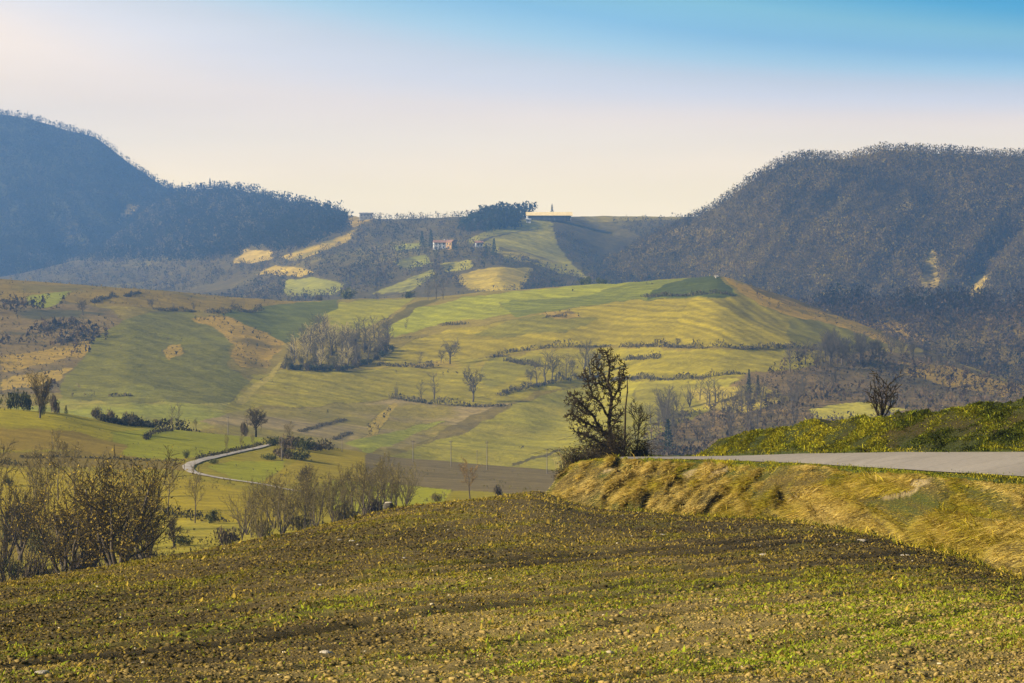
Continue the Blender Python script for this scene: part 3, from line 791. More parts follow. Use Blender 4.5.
# ------------------------------------------------------------------ haze: one even box of air
HAZE_D = 1.25e-4
hz = bpy.data.materials.new('haze'); hz.use_nodes = True
hz.node_tree.nodes.clear()
ho = hz.node_tree.nodes.new('ShaderNodeOutputMaterial'); pv = hz.node_tree.nodes.new('ShaderNodeVolumePrincipled')
pv.inputs['Color'].default_value = (0.23, 0.48, 0.98, 1)
pv.inputs['Density'].default_value = HAZE_D
pv.inputs['Anisotropy'].default_value = 0.2
hz.node_tree.links.new(pv.outputs[0], ho.inputs['Volume'])
x0, x1, y0, y1, z0, z1 = -4300, 4300, -420, 6000, -151, 390
bv = [(x, y, z) for z in (z0, z1) for y in (y0, y1) for x in (x0, x1)]
hzo = link('haze', new_mesh('haze', bv, [(0, 2, 3, 1), (4, 5, 7, 6), (0, 1, 5, 4), (2, 6, 7, 3), (0, 4, 6, 2), (1, 3, 7, 5)], None, hz))
hzo['kind'] = 'stuff'

# ------------------------------------------------------------------ 6. builders of vegetation
def tri_cloud(C, S, rng, stretch=(1, 1, 1), flat=0.0):
    """one small leaf-like triangle round each centre C (N,3), of size S (N,)"""
    n = len(C)
    a = rng.normal(size=(n, 3, 3)) * np.array(stretch)
    a /= np.linalg.norm(a, axis=2, keepdims=True) + 1e-6
    if flat:
        a[:, :, 2] *= 1 - flat
    v = C[:, None, :] + a * S[:, None, None] * np.array(stretch)
    return v.reshape(-1, 3), np.arange(n * 3).reshape(n, 3)


def jitter_cols(base, n, rng, amt=0.25, alt=None, altp=0.0):
    c = np.array(base)[None, :] * (1 + amt * rng.uniform(-1, 1, (n, 1)))
    if alt is not None:
        k = rng.random(n) < altp
        c[k] = np.array(alt) * (1 + amt * rng.uniform(-1, 1, (k.sum(), 1)))
    return c


class Tubes:
    def __init__(self):
        self.v = []; self.f = []; self.n = 0

    def add(self, pts, rad, k=5):
        pts = np.asarray(pts, float); rad = np.asarray(rad, float)
        m = len(pts)
        t = np.gradient(pts, axis=0); t /= np.linalg.norm(t, axis=1)[:, None] + 1e-9
        ref = np.array([1.0, 0.13, 0.07]) if abs(t[0, 0]) < 0.8 else np.array([0.1, 1.0, 0.1])
        a = np.cross(t, ref); a /= np.linalg.norm(a, axis=1)[:, None] + 1e-9
        b = np.cross(t, a)
        an = np.arange(k) * 2 * math.pi / k
        ring = pts[:, None, :] + rad[:, None, None] * (np.cos(an)[None, :, None] * a[:, None, :] + np.sin(an)[None, :, None] * b[:, None, :])
        self.v.append(ring.reshape(-1, 3))
        i = np.arange(m * k).reshape(m, k) + self.n
        j = np.roll(i, -1, axis=1)
        self.f.append(np.stack([i[:-1], j[:-1], j[1:], i[1:]], -1).reshape(-1, 4))
        self.n += m * k

    def mesh(self, name, mat, cols=None):
        v = np.concatenate(self.v); f = np.concatenate(self.f)
        c = None
        if cols is not None:
            c = np.empty((len(v), 3)); c[:] = cols
        return new_mesh(name, v, f, c, mat, True)


def grow(rng, p, d, L, r, lv, prm, out):
    """one limb and, recursively, what grows from it"""
    n = max(3, int(prm['seg'][min(lv, len(prm['seg']) - 1)]))
    pts = [p.copy()]; rad = [r]
    q = p.copy(); dd = d / np.linalg.norm(d)
    end = r * prm['taper'][min(lv, len(prm['taper']) - 1)]
    for i in range(n):
        dd = dd + rng.normal(size=3) * prm['wig'][min(lv, len(prm['wig']) - 1)] + np.array([0, 0, prm['up'][min(lv, len(prm['up']) - 1)]])
        dd /= np.linalg.norm(dd)
        q = q + dd * L / n
        pts.append(q.copy()); rad.append(r + (end - r) * (i + 1) / n)
    out.append((lv, np.array(pts), np.array(rad)))
    if lv >= prm['max']:
        return
    nc = prm['kids'][lv]
    st = prm['start'][lv]
    for k in range(nc):
        t = st + (1 - st) * (k + rng.random()) / nc
        t = min(t, 0.999)
        x = t * n; i = int(x); fr = x - i
        bp = pts[i] * (1 - fr) + pts[i + 1] * fr
        br = rad[i] * (1 - fr) + rad[i + 1] * fr
        ax = pts[i + 1] - pts[i]; ax /= np.linalg.norm(ax)
        az = rng.random() * 6.283 if lv else (k * 2.4 + rng.random() * 0.9)
        ref = np.array([1.0, 0, 0]) if abs(ax[2]) > 0.5 else np.array([0, 0, 1.0])
        s1 = np.cross(ax, ref); s1 /= np.linalg.norm(s1); s2 = np.cross(ax, s1)
        ang = prm['ang'][lv] * (0.75 + 0.5 * rng.random())
        nd = ax * math.cos(ang) + (s1 * math.cos(az) + s2 * math.sin(az)) * math.sin(ang)
        fall = 1 - prm['fall'][lv] * abs(t - prm['peak'][lv])
        grow(rng, bp, nd, L * prm['len'][lv] * fall * (0.7 + 0.6 * rng.random()), max(br * prm['rr'], prm['rmin']), lv + 1, prm, out)


PRM = {
    'oak': dict(max=4, seg=[7, 6, 5, 4, 2], taper=[0.35, 0.35, 0.4, 0.5, 0.6], wig=[0.05, 0.12, 0.16, 0.18, 0.2], up=[0.06, 0.09, 0.06, 0.04, 0.02],
                kids=[13, 7, 5, 4], start=[0.34, 0.25, 0.2, 0.15], ang=[0.95, 0.75, 0.7, 0.7], len=[0.60, 0.55, 0.55, 0.55], fall=[0.5, 0.3, 0.3, 0.2], peak=[0.5, 0.6, 0.6, 0.6], rr=0.6, rmin=0.012),
    'poplar': dict(max=3, seg=[9, 6, 4, 3], taper=[0.15, 0.3, 0.5, 0.6], wig=[0.03, 0.08, 0.12, 0.15], up=[0.04, 0.22, 0.16, 0.08],
                   kids=[26, 7, 4], start=[0.16, 0.2, 0.15], ang=[0.75, 0.6, 0.6], len=[0.30, 0.5, 0.5], fall=[0.55, 0.3, 0.3], peak=[0.35, 0.5, 0.5], rr=0.5, rmin=0.012),
    'willow': dict(max=4, seg=[3, 8, 6, 4, 3], taper=[0.85, 0.3, 0.35, 0.5, 0.6], wig=[0.05, 0.09, 0.12, 0.14, 0.15], up=[0.03, 0.06, 0.08, 0.06, 0.04],
                   kids=[7, 8, 6, 4], start=[0.35, 0.2, 0.15, 0.1], ang=[0.6, 0.6, 0.6, 0.6], len=[3.6, 0.5, 0.5, 0.5], fall=[0.15, 0.35, 0.3, 0.2], peak=[0.7, 0.5, 0.5, 0.5], rr=0.55, rmin=0.012),
    'bushpop': dict(max=3, seg=[8, 5, 4, 3], taper=[0.15, 0.3, 0.5, 0.6], wig=[0.05, 0.11, 0.15, 0.2], up=[0.03, 0.13, 0.10, 0.05],
                    kids=[16, 6, 4], start=[0.12, 0.2, 0.15], ang=[0.8, 0.65, 0.7], len=[0.34, 0.5, 0.5], fall=[0.5, 0.3, 0.3], peak=[0.35, 0.5, 0.5], rr=0.5, rmin=0.012),
    'slender': dict(max=3, seg=[8, 6, 5, 3], taper=[0.2, 0.3, 0.45, 0.6], wig=[0.05, 0.10, 0.14, 0.16], up=[0.03, 0.10, 0.08, 0.05],
                    kids=[9, 6, 5], start=[0.32, 0.2, 0.15], ang=[0.62, 0.6, 0.6], len=[0.5, 0.5, 0.5], fall=[0.5, 0.3, 0.3], peak=[0.4, 0.5, 0.5], rr=0.55, rmin=0.012),
    'stems': dict(max=3, seg=[2, 8, 6, 4], taper=[0.9, 0.3, 0.4, 0.6], wig=[0.05, 0.10, 0.15, 0.18], up=[0, 0.07, 0.06, 0.04],
                  kids=[7, 6, 4], start=[0.0, 0.2, 0.15], ang=[0.5, 0.65, 0.7], len=[9.0, 0.42, 0.5], fall=[0.1, 0.35, 0.3], peak=[0.5, 0.5, 0.5], rr=0.6, rmin=0.012),
}


def tree_meshes(kind, seed, rmin=0.012, twig=(0.10, 0.082, 0.06), twig2=None, buds=0, bark=None, trunk_r=0.024, keep=99):
    """unit-height tree (about 1 m tall): trunk with its limbs, and the crown of branches and twigs"""
    rng = np.random.default_rng(seed)
    prm = dict(PRM[kind]); prm['rmin'] = rmin; prm['max'] = min(prm['max'], keep)
    out = []
    L0 = {'oak': 0.62, 'poplar': 0.98, 'bushpop': 0.9, 'willow': 0.16, 'slender': 0.85, 'stems': 0.07}[kind]
    grow(rng, np.zeros(3), np.array([0, 0, 1.0]), L0, max(trunk_r, rmin * 2), 0, prm, out)
    top = max(o[1][:, 2].max() for o in out)
    A = Tubes(); B = Tubes(); tips = []
    lim = 1 if kind in ('willow', 'stems', 'oak') else 0
    for lv, pts, rad in out:
        pts = pts / top
        if lv == 0:
            pts[0, 2] -= 0.03
        if lv <= lim:
            A.add(pts, rad, 6)
        else:
            B.add(pts, rad, 4 if lv == 2 else 3)
            if lv >= prm['max'] - 1:
                tips.append(pts)
    tm = A.mesh('trunk', bark or M_BARK)
    cm = B
    v = [np.concatenate(cm.v)]; f = np.concatenate(cm.f)
    col = [jitter_cols(twig, len(v[0]), rng, 0.1)]
    n = len(v[0])
    f4 = f
    if buds and tips:
        C = np.concatenate(tips); C = C[rng.integers(0, len(C), buds)] + rng.normal(size=(buds, 3)) * 0.012
        tv, tf = tri_cloud(C, np.full(buds, 0.010) * rng.uniform(0.6, 1.4, buds), rng)
        tf = np.column_stack([tf, tf[:, 2]]) + n
        v.append(tv); col.append(np.repeat(jitter_cols(twig2 or twig, buds, rng, 0.3), 3, axis=0))
        # triangles as thin quads keep the mesh uniform
        tv4 = tv.reshape(-1, 3, 3); extra = (tv4[:, 0] + tv4[:, 2]) * 0.5 + rng.normal(size=(buds, 3)) * 0.003
        v[-1] = np.concatenate([tv4, extra[:, None]], 1).reshape(-1, 3)
        col[-1] = np.repeat(jitter_cols(twig2 or twig, buds, rng, 0.3), 4, axis=0)
        f4 = np.concatenate([f, np.arange(buds * 4).reshape(-1, 4) + n])
    cmesh = new_mesh('crown', np.concatenate(v), f4, np.concatenate(col), M_TWIG, False)
    return tm, cmesh


def put(name, meshes, p, h, label, cat, group=None, w=1.0, rz=None, lean=(0, 0), parts=('trunk', 'crown')):
    """one plant standing at p, h metres tall"""
    root = bpy.data.objects.new(name, None); COL.objects.link(root)
    root.empty_display_size = 0.2
    root.location = p
    root.scale = (h * w, h * w, h)
    root.rotation_euler = (lean[0], lean[1], RNG.uniform(0, 6.283) if rz is None else rz)
    tag(root, label, cat, group)
    for nm, me in zip(parts, meshes):
        link(nm, me, root)
    return root


def bush_mesh(seed, n=500, base=(0.05, 0.055, 0.015), alt=(0.12, 0.11, 0.03), altp=0.2, size=0.06, spiky=0.4):
    """unit bush (about 1 m across, 1 m tall): uneven mound of leaf and twig clumps"""
    rng = np.random.default_rng(seed)
    k = 9
    cen = np.column_stack([rng.normal(0, 0.19, k), rng.normal(0, 0.19, k), rng.uniform(0.15, 0.52, k)]); rr = rng.uniform(0.2, 0.34, k)
    w = rng.integers(0, k, n)
    dirs = rng.normal(size=(n, 3)); dirs /= np.linalg.norm(dirs, axis=1)[:, None]
    C = cen[w] + dirs * (rr[w] * rng.uniform(0.45, 1.05, n))[:, None]
    C[:, 2] = np.abs(C[:, 2])
    v, f = tri_cloud(C, size * rng.uniform(0.5, 1.5, n), rng, (0.8, 0.8, 1.0 + spiky))
    c = np.repeat(jitter_cols(base, n, rng, 0.35, alt, altp), 3, axis=0)
    return new_mesh('bush', v, f, c, M_LEAF, False)


def hedge(label, px, sh, h, base, alt, altp=0.25, group=None, wid=2.5, step=0.5, size=0.45, name='hedge', lift=0.0, dens=1.0):
    """one hedge: clumps of twigs and leaves along a line on the ground"""
    rng = np.random.default_rng(int(sum(a + b for a, b in px)) % 9973)
    P0 = [sh.hit(a, b) for a, b in px]
    q = np.array([(p.x, p.y) for p in P0])
    seg = np.linalg.norm(np.diff(q, axis=0), axis=1); cum = np.concatenate([[0], np.cumsum(seg)])
    L = cum[-1]
    n = int(max(60, min(16000, dens * L / step * 11)))
    t = rng.random(n) * L
    hh = h * (0.10 + 1.0 * vnoise(t / (h * 1.6), t * 0, 3) ** 1.4 + 0.25 * rng.random(n) ** 3) * np.minimum(1, np.minimum(t, L - t) / (h * 1.2) + 0.3)
    x = np.interp(t, cum, q[:, 0]) + rng.normal(0, wid * 0.3, n); y = np.interp(t, cum, q[:, 1]) + rng.normal(0, wid * 0.3, n)
    z = sh.ground(x, y)
    C = np.column_stack([x, y, z + lift + hh * rng.random(n) ** 0.8])
    o0 = np.array([q[:, 0].mean(), q[:, 1].mean(), z.mean()])
    v, f = tri_cloud(C - o0, size * rng.uniform(0.5, 1.4, n), rng, (0.9, 0.9, 1.3))
    c = np.repeat(jitter_cols(base, n, rng, 0.35, alt, altp), 3, axis=0)
    o = link(name, new_mesh(name, v, f, c, M_LEAF), None, Vector(o0))
    return tag(o, label, name.replace('_', ' '), group)


def conifer_meshes(seed, n=900, col=(0.022, 0.034, 0.018), wid=0.24, ragged=0.25):
    rng = np.random.default_rng(seed)
    t = rng.random(n) ** 0.75
    prof = wid * (1 - t) ** 0.8 * (0.75 + ragged * np.sin(t * 40 + rng.random(n) * 1.5)) + 0.015
    an = rng.random(n) * 6.283; rr = prof * np.sqrt(rng.random(n)) ** 0.7
    C = np.column_stack([rr * np.cos(an), rr * np.sin(an), 0.10 + 0.9 * t])
    v, f = tri_cloud(C, 0.035 * rng.uniform(0.6, 1.5, n) * (1.3 - 0.7 * t), rng, (1, 1, 0.8))
    cr_ = new_mesh('crown', v, f, np.repeat(jitter_cols(col, n, rng, 0.35), 3, axis=0), M_LEAF)
    T = Tubes(); T.add([(0, 0, -0.03), (0.003, 0, 0.5), (0, 0, 0.97)], [0.02, 0.012, 0.003], 6)
    return T.mesh('trunk', M_BARK), cr_


def wood(name, label, sh, mask, n, hmin, hmax, cols, tris=14, seed=1, size=0.20, spread=0.42, cat='woodland', st=(0.85, 0.85, 1.0), var=0.2):
    """a far wood that reads as one mass: many bare brushy crowns in one object"""
    rng = np.random.default_rng(seed)
    vis = np.zeros(sh.V.shape)
    dv = -(sh.V[1:] - sh.V[:-1]); run = np.minimum.accumulate(sh.V, axis=0)
    vis[1:] = np.where(sh.V[1:] <= run[1:] + 0.5, np.clip(dv, 0.4, None), 0)
    w = (vis * mask).ravel(); cw = np.cumsum(w)
    i = np.searchsorted(cw, rng.random(n) * cw[-1]); i = np.clip(i, 0, len(cw) - 1)
    d = sh.D.ravel()[i]; pxm = d / F
    X = sh.X.ravel()[i] + rng.uniform(-1, 1, n) * pxm * sh.du; Y = d + rng.normal(0, 3, n)
    Z = sh.Z.ravel()[i]
    h = rng.uniform(hmin, hmax, n) * (0.8 + 0.5 * vnoise(X / 60, Y / 60, 5))
    cs = np.array([c[0] for c in cols]); pr = np.array([c[1] for c in cols], float); pr /= pr.sum()
    k = rng.choice(len(cols), n, p=pr)
    base = cs[k] * (1 + var * rng.uniform(-1, 1, (n, 1)))
    base = base * (1 + 0.8 * fbm(X / 55, Y / 80, seed + 60, 4, 0.6))[:, None]
    N = n * tris
    hr = np.repeat(h, tris)
    a = rng.random(N) * 6.283; r = spread * hr * np.sqrt(rng.random(N)); t = rng.random(N)
    C = np.column_stack([np.repeat(X, tris) + r * np.cos(a) * (0.5 + 0.5 * t), np.repeat(Y, tris) + r * np.sin(a) * (0.5 + 0.5 * t), np.repeat(Z, tris) + hr * (0.05 + 0.9 * t)])
    v, f = tri_cloud(C, hr * size * rng.uniform(0.5, 1.3, N), rng, st)
    c = np.repeat(np.repeat(base, tris, axis=0) * (1 + 0.12 * rng.uniform(-1, 1, (N, 1))), 3, axis=0)
    o = link(name, new_mesh(name, v, f, c, M_WOOD))
    return tag(o, label, cat, None, 'stuff')


def mask_poly(sh, polys):
    m = np.zeros(sh.U.shape, bool)
    for p in polys:
        m |= pip(p, sh.U.ravel(), sh.V.ravel()).reshape(sh.U.shape)
    return m


def mpp(p):
    return p.y / F       # metres per pixel at a point


# ------------------------------------------------------------------ 7. far woods
BR1 = (0.066, 0.046, 0.030); BR2 = (0.105, 0.070, 0.036); DKG = (0.022, 0.030, 0.020); DB = (0.036, 0.034, 0.034); YB = (0.13, 0.10, 0.03)
wood('forest', 'bare forest with shade in its dark colours covering the high mountain on the left', lmount, (lmount.V < 310) & ~(mask_poly(lmount, [[(112, 282), (122, 262), (140, 252), (148, 262), (135, 280)], [(114, 223), (128, 206), (144, 206), (134, 223)], [(165, 300), (195, 275), (230, 262), (232, 272), (200, 292)]]) & (fbm(lmount.X / 60, lmount.D / 80, 191, 3) > -0.1)), 34000, 7, 12,
     [((0.020, 0.020, 0.020), 3), ((0.013, 0.016, 0.018), 4), ((0.010, 0.016, 0.012), 2), ((0.045, 0.034, 0.028), 0.5)], 16, 3, 0.15)  # tree colours darkened to stand for the slope lying in shade
wood('forest', 'brown bare forest covering the broad mountain on the right', rmount, (rmount.V < 312) & ~mask_poly(rmount, [[(919, 292), (924, 262), (933, 243), (938, 262), (941, 290)], [(964, 300), (972, 280), (985, 272), (989, 280), (978, 300)], [(941, 292), (948, 278), (955, 268), (954, 286)]]) & (fbm(rmount.X / 60, rmount.D / 90, 140, 3) > -0.9), 42000, 5, 8.5,
     [((0.11, 0.072, 0.014), 4), ((0.155, 0.105, 0.016), 3), ((0.21, 0.155, 0.014), 1.2), ((0.050, 0.036, 0.012), 3)], 16, 4, 0.14)
fm = ~fopen & (fhill.V < 318) & ~mask_poly(fhill, [[(512, 200), (592, 200), (592, 231), (560, 236), (512, 240)]]) & (fbm(fhill.X / 90, fhill.D / 140, 141, 3) > -0.35) & ~mask_poly(fhill, [[(575, 210), (705, 210), (690, 219), (580, 220)]])
wood('woods', 'patchy bare woods between the pale meadows of the far hills', fhill, fm, 15000, 4, 7.5, [(BR1, 4), (BR2, 2), (DB, 3), (DKG, 1), ((0.09, 0.085, 0.03), 0.7)], 18, 5, 0.15)
wood('woods', 'dark scrub and trees on the crest below the high left mountain', fhill, mask_poly(fhill, [[(60, 262), (150, 196), (190, 186), (262, 190), (332, 211), (352, 218), (345, 232), (300, 250), (200, 262)]]) & ~fopen, 5200, 7, 13,
     [((0.014, 0.017, 0.018), 4), ((0.011, 0.017, 0.012), 3), ((0.03, 0.026, 0.020), 2)], 16, 6, 0.15)
wood('woods', 'dark evergreen grove crowning the distant hilltop by the long barn', fhill, mask_poly(fhill, [[(490, 212), (560, 212), (560, 223), (485, 232), (460, 232), (470, 222)], ]) & ~mask_poly(fhill, [[(519, 200), (580, 200), (580, 245), (519, 245)]]) | mask_poly(fhill, [[(505, 212), (538, 212), (538, 217.3), (505, 217.3)]]), 420, 8, 12, [(DKG, 4), (DB, 1)], 16, 8, 0.2)
wood('woods', 'brown leafless woods on the slope right of the green hill', rslope, (rslope.V < 400) & ((rslope.V < 324) | (fbm(rslope.X / 50, rslope.D / 80, 160, 3) > -0.4)), 6500, 4, 8.5, [(BR1, 4), (BR2, 2), (DB, 2), (DKG, 0.5)], 22, 9, 0.13)
rr_ = np.argmin(rslope.V, axis=0)
near_ridge = (rslope.V < rslope.V.min(axis=0)[None, :] + 9) & (np.arange(rslope.V.shape[0])[:, None] <= rr_[None, :])
wood('woods', 'dark row of leafless trees along the ridge below the right mountain', rslope, near_ridge & (rslope.U > 815) & (fbm(rslope.X / 30, rslope.D * 0, 190, 3) > -0.25), 420, 6, 13, [((0.028, 0.022, 0.017), 4), ((0.045, 0.034, 0.022), 2), (DKG, 0.6)], 26, 19, 0.11)
wood('scrub', 'low mauve and brown scrub over the right flank of the hill', hill, mask_poly(hill, [[(790, 352), (870, 350), (960, 368), (1030, 392), (1200, 420), (1200, 470), (640, 470), (650, 425), (700, 410), (752, 395)]]) & ~mask_poly(hill, [[(812, 408), (840, 404), (872, 403), (905, 411), (850, 419), (815, 417)]]), 2600, 1.5, 4, [(BR1, 3), (BR2, 3), ((0.11, 0.09, 0.05), 1)], 10, 10, 0.25)
wood('scrub', 'tangled grey brown scrub over the left end of the hill', hill, mask_poly(hill, [[(-250, 300), (60, 302), (125, 322), (95, 350), (58, 392), (-250, 410)]]) & (fbm(hill.X / 40, hill.D / 60, 150, 3) > 0.05), 1100, 1.5, 4.5, [(BR1, 3), (BR2, 2), (DB, 2)], 10, 11, 0.25)

wood('tussocks', 'dry tussocks and low thorn scattered over the pale slopes of the hill', hill, ((hc[..., 0] > hc[..., 1] * 1.45) | (fbm(hill.X / 30, hill.D / 45, 170, 4, 0.6) > 0.5)) & (hill.V < 470), 6000, 0.5, 1.6,
     [((0.10, 0.085, 0.03), 3), ((0.065, 0.055, 0.03), 3), ((0.16, 0.12, 0.05), 2)], 6, 12, 0.4)
wood('tussocks', 'tufts of rough grass along the field margins of the near valley', valley, (fbm(valley.X / 14, valley.D / 20, 171, 4, 0.6) > 0.30) & (valley.V < 600), 5000, 0.15, 0.45,
     [((0.12, 0.10, 0.02), 3), ((0.07, 0.065, 0.018), 3), ((0.18, 0.14, 0.04), 2)], 6, 13, 0.4)

# ------------------------------------------------------------------ 8. prototypes of trees
FAROAK = [tree_meshes('oak', s, 0.0042, (0.075, 0.062, 0.045), keep=3, trunk_r=0.03) for s in (11, 12, 13)]
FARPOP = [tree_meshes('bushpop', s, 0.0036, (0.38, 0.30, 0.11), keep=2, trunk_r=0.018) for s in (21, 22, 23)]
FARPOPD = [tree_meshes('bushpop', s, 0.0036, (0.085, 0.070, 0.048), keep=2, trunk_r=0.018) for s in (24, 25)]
FARSTEM = [tree_meshes('stems', s, 0.0042, (0.085, 0.07, 0.048), keep=3, trunk_r=0.03) for s in (31, 32)]
WILLOW = [tree_meshes('willow', s, 0.0022, (0.050, 0.036, 0.012), (0.21, 0.145, 0.018), 3400, M_BARK, 0.034) for s in (41, 42, 47)]
SLEND = [tree_meshes('slender', s, 0.0026, (0.10, 0.078, 0.036), (0.20, 0.15, 0.035), 700, M_BARK, 0.016) for s in (51, 52, 53, 54, 56)]
STEMS = [tree_meshes('stems', s, 0.0026, (0.115, 0.09, 0.036), (0.19, 0.15, 0.03), 900, M_BARK, 0.020) for s in (61, 62, 63)]
STEMD = [tree_meshes('stems', s, 0.0030, (0.04, 0.03, 0.014), (0.11, 0.08, 0.015), 300, M_DBARK, 0.022) for s in (64, 65)]
OAK = [tree_meshes('oak', s, 0.0035, (0.055, 0.042, 0.025), None, 0, M_DBARK, 0.035) for s in (71, 72)]
CONIF = [conifer_meshes(s) for s in (81, 82)]
CYPR = [conifer_meshes(83, 700, (0.018, 0.026, 0.016), 0.11, 0.05)]
BUSHD = [bush_mesh(s, 700) for s in (91, 92)]
BUSHB = [bush_mesh(s, 800, (0.075, 0.055, 0.035), (0.12, 0.09, 0.045), 0.3, 0.05, 1.0) for s in (93, 94)]
BUSHY = [bush_mesh(95, 800, (0.10, 0.08, 0.03), (0.16, 0.13, 0.03), 0.4, 0.05, 1.0)]


def pick(l):
    return l[int(RNG.integers(0, len(l)))]


def ht(sh, u, v, top):
    p = sh.hit(u, v)
    return p, (v - top) * mpp(p)


def tree(sh, u, v, top, proto, name, label, cat='tree', group=None, w=1.0, sink=0.0, **k):
    p, h = ht(sh, u, v, top)
    p.z -= sink
    return put(name, pick(proto), p, h, label, cat, group, w, **k)


def bush(sh, u, v, top, wpx, proto, label, name='bush', group=None, cat='bush'):
    p, h = ht(sh, u, v, top)
    me = pick(proto)
    o = link(name, me, None, p)
    o.scale = (wpx * mpp(p), wpx * mpp(p) * 0.8, h * 1.05)
    o.rotation_euler.z = RNG.uniform(0, 6.283)
    return tag(o, label, cat, group)


# ---- trees of the patchwork hill
tree(hill, 450, 364, 337, FAROAK, 'bare_tree', 'round bare tree standing alone in the yellow green field, larger of two side by side', w=1.05)
tree(hill, 441, 363, 349, FAROAK, 'bare_tree', 'small bare tree just left of the round lone tree in the field', w=0.9)
tree(hill, 473, 402, 364, FAROAK, 'bare_tree', 'broad bare tree at the right end of the hedge below the yellow field', w=1.0)
tree(hill, 434, 399, 372, FARPOPD, 'bare_tree', 'upright bare tree rising from the middle of the hedge below the yellow field', w=1.6)
tree(hill, 421, 400, 380, FARPOPD, 'bare_tree', 'thin upright bare tree near the left end of the hedge below the yellow field', w=1.6)
tree(hill, 396, 397, 384, FARSTEM, 'bare_tree', 'small bare tree at the very left end of the hedge below the yellow field', w=0.8)
tree(hill, 420, 366, 350, FARPOPD, 'bare_tree', 'small upright bare tree between the grove and the two lone trees', w=1.5)
tree(hill, 406, 329, 318, FARPOPD, 'bare_tree', 'small bare tree by the dark field edge above the grove', w=1.6)
for i, (u, v, t) in enumerate([(531, 385, 366), (537, 384, 358), (545, 382, 347), (552, 381, 352), (559, 379, 362), (566, 378, 352), (573, 376, 356), (584, 374, 338), (590, 374, 344), (598, 373, 350)]):
    tree(hill, u, v, t, FARPOPD if i % 3 else FAROAK, 'bare_tree', 'bare tree in the row along the slanting hedge left of the dark foreground tree', group='trees along the slanting hedge', w=1.5 if i % 3 else 0.8)
tree(hill, 83, 315, 297, FAROAK, 'bare_tree', 'round bare tree alone on the brown slope at the left end of the hill', w=1.1)
tree(hill, 153, 309, 296, FAROAK, 'bare_tree', 'dark leaning bare tree at the top of the dark green domed field', w=0.9, lean=(0, 0.2))
for u, v, t in [(174, 310, 303), (194, 310, 301), (182, 310, 304)]:
    tree(hill, u, v, t, FARSTEM, 'small_tree', 'tiny bare tree on the top edge of the dark green domed field', group='tiny trees on the dome', w=0.9)
tree(hill, 232, 309, 299, FARPOPD, 'bare_tree', 'small bare tree above the dark hedge at the head of the gully', w=1.6)
for u, v, t in [(428, 300, 281), (436, 299, 271), (443, 299, 276)]:
    tree(hill, u, v, t, FARPOPD, 'bare_tree', 'tall bare poplar rising from behind the hill crest', group='poplars behind the crest', w=1.1)
bush(hill, 347, 299.5, 285, 22, BUSHD, 'large dark rounded bush on the hill crest, leftmost of the crest bushes')
tree(hill, 376, 299, 286, FARPOPD, 'bare_tree', 'spindly bare tree on the hill crest between two rounded bushes', w=1.5)
bush(hill, 408, 298.5, 289, 14, BUSHD, 'smaller dark bush on the hill crest beside the tall poplars')
bush(hill, 320, 300.5, 293, 9, BUSHB, 'low brown bush on the crest left of the large dark bush')
for u, t in [(582, 275), (590, 274), (598, 276), (605, 278)]:
    bush(hill, u, 284, t, 11, BUSHD, 'dark bush in the clump on the bright green crest left of the dark field', group='bushes on the green crest')
tree(hill, 642, 281, 273, FARSTEM, 'small_tree', 'single small tree on the green crest just left of the dark field', w=0.9)
# the grove
gpoly = [(284, 370), (292, 352), (304, 344), (316, 340), (330, 338), (392, 338), (394, 348), (380, 358), (362, 366), (345, 372), (310, 371)]
n = 0
while n < 62:
    u = RNG.uniform(284, 395); v = RNG.uniform(338, 372)
    if not pip(gpoly, np.array([u]), np.array([v]))[0]:
        continue
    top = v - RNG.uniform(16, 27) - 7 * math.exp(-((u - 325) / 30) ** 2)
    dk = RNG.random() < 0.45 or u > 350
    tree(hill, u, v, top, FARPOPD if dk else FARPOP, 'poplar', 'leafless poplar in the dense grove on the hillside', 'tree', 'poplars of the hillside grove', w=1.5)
    n += 1
for u in range(286, 392, 5):
    v = np.interp(u, [284, 310, 345, 370, 392], [369, 371, 371, 364, 350])
    bush(hill, u, v, v - RNG.uniform(6, 11), 12, BUSHD if u % 2 else BUSHB, 'low bush in the undergrowth at the foot of the hillside grove', group='bushes at the foot of the grove')
n = 0
while n < 34:
    u = RNG.uniform(286, 392); v = RNG.uniform(340, 371)
    if pip(gpoly, np.array([u]), np.array([v]))[0]:
        bush(hill, u, v, v - RNG.uniform(8, 15), RNG.uniform(8, 13), BUSHY if u < 345 or n % 2 else BUSHB, 'pale brushy sapling filling the gaps between the grove poplars', 'sapling', 'saplings inside the hillside grove', 'sapling')
        n += 1
# the copse under the right spur
for i in range(34):
    u = RNG.uniform(786, 884); v = np.interp(u, [786, 884], [366, 362]) + RNG.uniform(-6, 3)
    tree(hill, u, v, v - RNG.uniform(20, 34) * (1 if 800 < u < 860 else 0.75), FARPOPD if i % 3 else FAROAK, 'bare_tree', 'bare tree in the brown copse below the right end of the striped field', group='trees of the brown copse', w=1.5 if i % 3 else 0.9)
for i in range(10):
    u = RNG.uniform(886, 960); v = np.interp(u, [886, 960], [346, 372]) + RNG.uniform(-2, 6)
    tree(hill, u, v, v - RNG.uniform(12, 20), FAROAK, 'bare_tree', 'bare tree on the brown slope right of the copse', group='trees right of the copse', w=0.9)
for i in range(88):
    u = RNG.uniform(648, 850); v = RNG.uniform(np.interp(u, [648, 700, 760, 850], [418, 400, 396, 388]), 446)
    if 806 < u and v > 398:
        continue
    tree(hill, u, v, v - RNG.uniform(16, 32), FARPOPD if i % 4 else FARSTEM, 'bare_tree', 'thin bare tree in the hazy thicket behind the road bank', group='trees of the hazy thicket', w=1.5 if i % 4 else 0.8)
